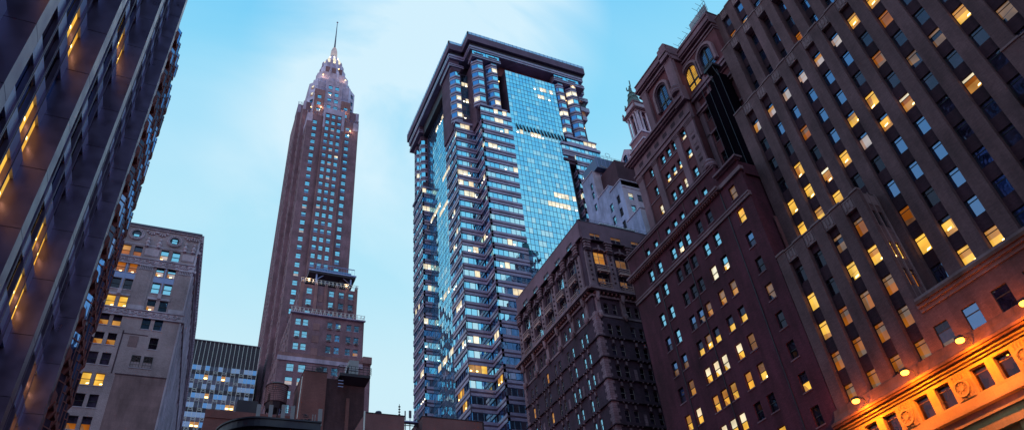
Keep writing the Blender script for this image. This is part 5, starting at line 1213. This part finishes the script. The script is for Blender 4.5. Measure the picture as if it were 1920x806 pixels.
for z in (54.3, 54.75): rl.tube((15.1, 100.1, z), (18.4, 100.1, z), .035, 'dark_metal', 4)
for x in (15.1, 16.2, 17.3, 18.4): rl.tube((x, 100.1, 53.9), (x, 100.1, 54.75), .035, 'dark_metal', 4)
rl.tube((14.6, 99.6, 46), (14.75, 99.6, 52.6), .06, 'white_metal', 5)
for z in range(3): rl.box(20.1, 99.6, 51.6+z*.5, 20.9, 99.7, 51.7+z*.5, 'steel_blue')
B.finish()
m = MB(); m.box(21.9, 101, 53.8, 23.4, 104, 57.0, 'grey_panel'); m.face([(21.2, 100.9, 54.2), (21.9, 100.9, 56.2), (21.9, 103, 56.2), (21.2, 103, 54.2)], 'steel_blue'); m.lathe(22.7, 102, [(.5, 57.0), (.5, 57.3)], 'steel_blue', 12); m.box(22.0, 100.95, 55.2, 23.3, 101, 55.3, 'mid_metal')
solo('cooling_unit', m, 'grey metal cooling unit standing on the dark railed steel platform', 'cooling unit')
m = MB(); m.box(16.9, 101, 53.95, 18.0, 102.2, 55.1, 'dark_metal'); m.box(17.0, 100.97, 54.3, 17.12, 101, 54.42, 'lamp_cool'); solo('roof_hatch', m, 'small dark metal box on the left brick bulkhead roof', 'roof hatch')
# water tank
e = bpy.data.objects.new('water_tank', None); C.objects.link(e); e.location = (12.0, 105, 47); e['label'] = 'round wooden rooftop water tank with a low conical roof'; e['category'] = 'water tank'
S_ = 1.5
m = MB(); m.lathe(12.0, 105, [(1.62, 50.3), (1.58, 53.1)], 'old_wood', 28); m.obj('barrel', e)
m = MB()
for k in range(9): m.lathe(12.0, 105, [(1.64, 50.45+k*.31), (1.64, 50.49+k*.31)], 'dark_metal', 28)
m.obj('hoops', e)
m = MB(); m.lathe(12.0, 105, [(1.72, 53.1), (1.0, 53.55), (.1, 53.95)], 'dark_metal', 28, False); m.obj('conical_roof', e)
m = MB(); m.lathe(12.0, 105, [(1.3, 49.3), (1.5, 50.3)], 'dark_metal', 16)
for a in range(6): m.tube((12+1.2*math.cos(a), 105+1.2*math.sin(a), 46), (12+1.2*math.cos(a), 105+1.2*math.sin(a), 50.2), .09, 'dark_metal', 5)
m.obj('stand', e)
B = Bldg('roof_bulkhead_building', 'low dark brick rooftop under the wooden water tank', 'building', (9, 106, 0))
B.mb('wall').box(2.5, 104, 0, 14.8, 112, 47.0, 'roof_brick'); B.mb('parapet').box(2.5, 103.9, 47, 14.8, 104.2, 48.2, 'roof_brick'); B.mb('screen').box(6.6, 104.5, 48.2, 9.5, 106, 50.3, 'dark_metal')
rr_ = B.mb('roof_railing')
for z in (49.0, 49.7): rr_.tube((12.5, 104, z), (14.9, 104, z), .04, 'steel_blue', 4)
for x in (12.6, 13.6, 14.7): rr_.tube((x, 104, 47.5), (x, 104, 50), .06, 'steel_blue', 5)
B.finish()
# dark building with curved cornice, and antennas on it
B = Bldg('curved_cornice_building', 'black silhouetted building with a curved projecting cornice at the bottom edge', 'building', (8, 74, 0))
def curve_poly(off):
    P = []
    for i in range(13):
        t = i/12*math.pi/2; P.append((3.1-off+4.2*(1-math.cos(t)), 74.0-(4.5+off)*math.sin(t)))
    P += [(12.6+off*.3, 69.5-off), (12.6+off*.3, 84), (3.1-off, 84)]; return P
B.mb('wall').prism(curve_poly(-.8), 0, 31.2, 'dark_metal'); cn = B.mb('cornice')
for o_, a, b_ in ((-.5, 31.2, 31.6), (.0, 31.6, 32.35), (.12, 32.35, 32.5)): cn.prism(curve_poly(o_), a+.002, b_, 'cornice_iron')
cn.prism(curve_poly(-.25), 32.502, 32.62, 'mid_metal')
B.finish()
for i, (x, h) in enumerate(((6.75, 1.5), (7.95, 1.55), (9.2, 1.7), (10.15, 1.65), (13.0, 1.6))):
    m = MB(); y = 72.5; m.box(x-.2, y, 33.35, x+.2, y+.16, 33.3+h+.35, 'grey_panel'); m.tube((x, y+.25, 32.9), (x, y+.25, 33.4+h), .05, 'mid_metal', 5)
    if i == 4: m.box(x-.1, y, 32.4, x+.12, y+.3, 33.3, 'dark_metal')
    o = solo('roof_antenna', m, ['flat grey antenna panel, leftmost of the row on the black cornice', 'second flat grey antenna panel from the left on the black cornice', 'grey antenna panel left of the water tank base', 'grey antenna panel just below the water tank', 'grey antenna panel standing by the brown brick bulkhead'][i], 'antenna', 'antenna panels on the black cornice')
m = MB(); ra = random.Random(2)
for k in range(22):
    a = ra.uniform(0, 6.28); r_ = ra.uniform(.1, .55); z = 33.4+ra.uniform(0, 1.2); m.tube((11.6+r_*math.cos(a), 72.6, z), (11.6+r_*math.cos(a+1.4), 72.6+.3*ra.random(), z+ra.uniform(-.2, .3)), .035, 'dark_metal', 4)
for x in (12.25, 12.5): m.tube((x, 72.6, 32.8), (x, 72.6, 34.6), .05, 'grey_panel', 5)
m.box(10.6, 72.4, 32.8, 12.4, 73, 33.3, 'steel_blue')
solo('roof_equipment', m, 'tangle of dark pipes and wires on the black cornice by the bulkhead', 'roof equipment')
# flat beige rooftops
B = Bldg('flat_beige_building', 'flat beige rendered wall with a thin pale edge, left of the antenna masts', 'building', (22, 84, 0))
B.mb('wall').box(19.6, 80, 0, 24.5, 90, 38.75, 'beige_render'); B.mb('coping').box(19.55, 79.95, 38.75, 24.55, 90, 38.86, 'dark_metal'); B.mb('gutter').box(19.45, 79.8, 20, 19.6, 80, 38.9, 'white_metal')
B.mb('cap').box(19.6, 80.4, 38.861, 24.5, 80.7, 38.95, 'white_metal'); B.finish()
m = MB(); m.lathe(21.5, 81, [(.22, 38.9), (.2, 39.25), (.42, 39.35), (.35, 39.5), (.05, 39.55)], 'mid_metal', 12); solo('roof_vent', m, 'small mushroom shaped vent on the flat beige roof', 'vent')
B = Bldg('wide_beige_building', 'wide low beige rendered wall below the glass skyscraper', 'building', (31, 84, 0))
B.mb('wall').box(26.8, 80, 0, 34.9, 90, 38.95, 'beige_render'); B.mb('coping').box(26.75, 79.95, 38.95, 34.95, 90, 39.06, 'dark_metal'); B.mb('gutter').box(34.85, 79.9, 20, 35.0, 80, 38.9, 'dark_metal'); B.finish()
m = MB(); m.box(24.6, 82, 0, 26.7, 84, 37.6, 'dark_metal')
for x in (24.7, 25.2, 25.8, 26.6): m.tube((x, 81.9, 34), (x, 81.9, 38.9), .06, 'mid_metal', 4)
for z in (36.2, 37.4, 38.5): m.tube((24.5, 81.9, z), (26.8, 81.9, z), .06, 'mid_metal', 4)
m.box(24.4, 81.5, 38.8, 26.8, 82.2, 38.95, 'steel_blue')
solo('equipment_gantry', m, 'dark steel gantry between the two beige walls', 'gantry')
for i, (x, z0_, z1_, wd_) in enumerate(((24.35, 38.9, 41.1, .08), (25.1, 38.9, 40.3, .14), (25.75, 39.2, 40.4, .32), (26.7, 39.0, 40.3, .16))):
    m = MB(); y = 81.7; m.tube((x, y, 38.2), (x, y, z1_), .04, 'dark_metal', 5); m.box(x-wd_/2, y-.1, z0_+.2, x+wd_/2, y, z1_-.05 if i else z0_+.9, 'grey_panel' if i == 3 else 'mid_metal')
    if i == 0:
        for k in range(5): m.box(x-.12, y-.1, 39.3+k*.35, x+.12, y+.05, 39.42+k*.35, 'dark_metal')
    solo('antenna_mast', m, ['thin antenna mast with cross arms, leftmost by the gantry', 'short dark antenna stick beside the thin mast', 'broad rectangular antenna panel above the gantry', 'pale antenna panel in front of the skyscraper corner'][i], 'antenna', 'antennas above the gantry')

# ================================================================== left foreground: bronze-clad tower with deep piers
B = Bldg('bronze_clad_tower', 'dark bronze clad office tower with deep metal piers filling the left edge', 'building', (-12, 30, 0))
ra = random.Random(13)
PY = [4.5, 14.0, 23.2, 32.5, 42.7, 53.5]; ZTOP = 112.0; XO, XI = -8.7, -9.85; PWD = 1.0
pr_ = B.mb('core'); pr_.box(-40, -20, 0, XI-.4, 54.4, ZTOP, 'dark_metal')
for y in PY:
    pm = MB(); z = 1.9
    while z < ZTOP:
        z2 = min(z+3.72, ZTOP)
        pm.box(XI-.3, y, z+.035, XO, y+PWD, z2, 'bronze_cladding'); z = z2
    pm.box(XI-.3, y+.03, 0, XO-.05, y+PWD-.03, ZTOP, 'dark_metal'); 
    o = pm.obj('pier', B.r)
for a, b_ in zip([-6]+PY, PY+[54.4]):
    s0 = a+PWD; wid = b_-s0
    if wid < 1: continue
    fr = Fr(XI, s0, EAST); n_ = max(3, round(wid/1.5)); w1 = wid/n_; z = 1.9-.9
    sp = B.mb('spandrels'); mu = B.mb('mullions'); k = 0
    while z < ZTOP-3.8:
        fr.box(sp, 0, wid, -.3, -.02, z, z+1.35, 'steel_blue')
        for i in range(n_):
            t = ra.random(); mt = 'glass_dim'
            if t < .3: mt = 'glass_blue'
            elif t < .55: mt = 'glass_dark'
            py = s0+(i+.5)*w1
            near = (a, k)
            if (23 < a < 24 and k in (7, 9, 6) and i >= n_-2) or (32 < a < 33 and k in (6, 7, 12) and i >= n_-2) or (42 < a < 43 and k in (6, 5) and i >= n_-2) or (13 < a < 15 and k in (8, 9, 10)) or (23 < a < 24 and k == 10 and i == n_-3): mt = 'lit_yellow'
            pn = MB(); pn.face([(0, 0, 0), (w1, 0, 0), (w1, 0, 2.37), (0, 0, 2.37)], mt); pn.box(0, -.05, 0, w1, .03, .06, 'frame_dark')
            if mt == 'lit_yellow': pn.box(.3, -.03, 1.0, w1-.3, -.02, 1.15, 'lamp_warm'); pn.box(.1, -.02, 0, .16, .0, 2.3, 'lit_amber')
            B.custom(fr.mat(i*w1, -.18, z+1.35), pn, w1, 2.37, 'window')
        z += 3.72; k += 1
    for i in range(1, n_):
        for d in (-.11, .05): fr.box(mu, i*w1+d, i*w1+d+.06, -.15, .1, 1, ZTOP, 'bronze_cladding')
        fr.box(mu, i*w1-.06, i*w1+.06, -.15, .03, 1, ZTOP, 'dark_metal')
B.finish()
# brown lattice-fronted block behind it
B = Bldg('lattice_front_building', 'red-brown building with a deep lattice of projecting window frames behind the bronze tower', 'building', (-10, 60, 0))
XL = -8.55; y0_, y1_ = 54.5, 64.2; ZL = 73.0
facade(B, Fr(XL-.75, y0_, EAST), y1_-y0_, 0, ZL, [], [], 'terracotta', .3)
B.mb('core').box(-30, 54.45, 0, XL-.7, y1_, ZL, 'terracotta')
pitch = 1.62; fhL = 3.45
fm = B.mb('lattice')
fL = Fr(XL-.74, y0_, EAST)
n_ = 6
for i in range(n_):
    u = i*pitch+.05
    k = 0; z = 1.0
    while z < ZL-fhL+.2:
        top = z+fhL > ZL-4 and i > 3
        if top: break
        # chamfered pier segment, wider at the sill so the outline steps in and out
        for (za, zb, na, nb) in ((z, z+.6, .52, .82), (z+.6, z+1.15, .82, .82), (z+1.15, z+1.5, .82, .55), (z+1.5, z+fhL, .55, .52)):
            P = [fL.p(u, 0, za), fL.p(u+.5, 0, za), fL.p(u+.42, na, za), fL.p(u+.08, na, za)]; Q = [fL.p(u, 0, zb), fL.p(u+.5, 0, zb), fL.p(u+.42, nb, zb), fL.p(u+.08, nb, zb)]
            for j in range(4): fm.face([P[j], P[(j+1) % 4], Q[(j+1) % 4], Q[j]], 'terracotta')
            fm.face(Q, 'terracotta'); fm.face(P[::-1], 'terracotta')
        fm2 = [(u+.42, 0), (u+pitch+.08, 0), (u+pitch+.08, .6), (u+.42, .6)]
        if i < n_-1:
            fL.box(fm, u+.45, u+pitch+.05, 0, .72, z+.55, z+1.1, 'terracotta')
            wn = MB(); gq = ra.choice(['glass_deep', 'glass_dim', 'glass_tower_deep', 'glass_blue', 'glass_dim']); W_ = pitch-.45; wn.face([(0, .15, 0), (W_, -.62, 0), (W_, -.62, 2.1), (0, .15, 2.1)], gq)
            for tt in (0, .47, .95): wn.box(W_*tt-.03, .12-.77*tt, 0, W_*tt+.03, .18-.77*tt, 2.1, 'terracotta')
            wn.face([(0, .1, 1.45), (W_, -.67, 1.45), (W_, -.67, 1.55), (0, .1, 1.55)], 'terracotta')
            if ra.random() < .07: wn.face([(.1, .05, .1), (.6, -.29, .1), (.6, -.29, 1.3), (.1, .05, 1.3)], 'lit_pink')
            B.custom(fL.mat(u+.5, .22, z+1.12), wn, pitch-.5, 2.1, 'window')
        z += fhL; k += 1
B.finish()
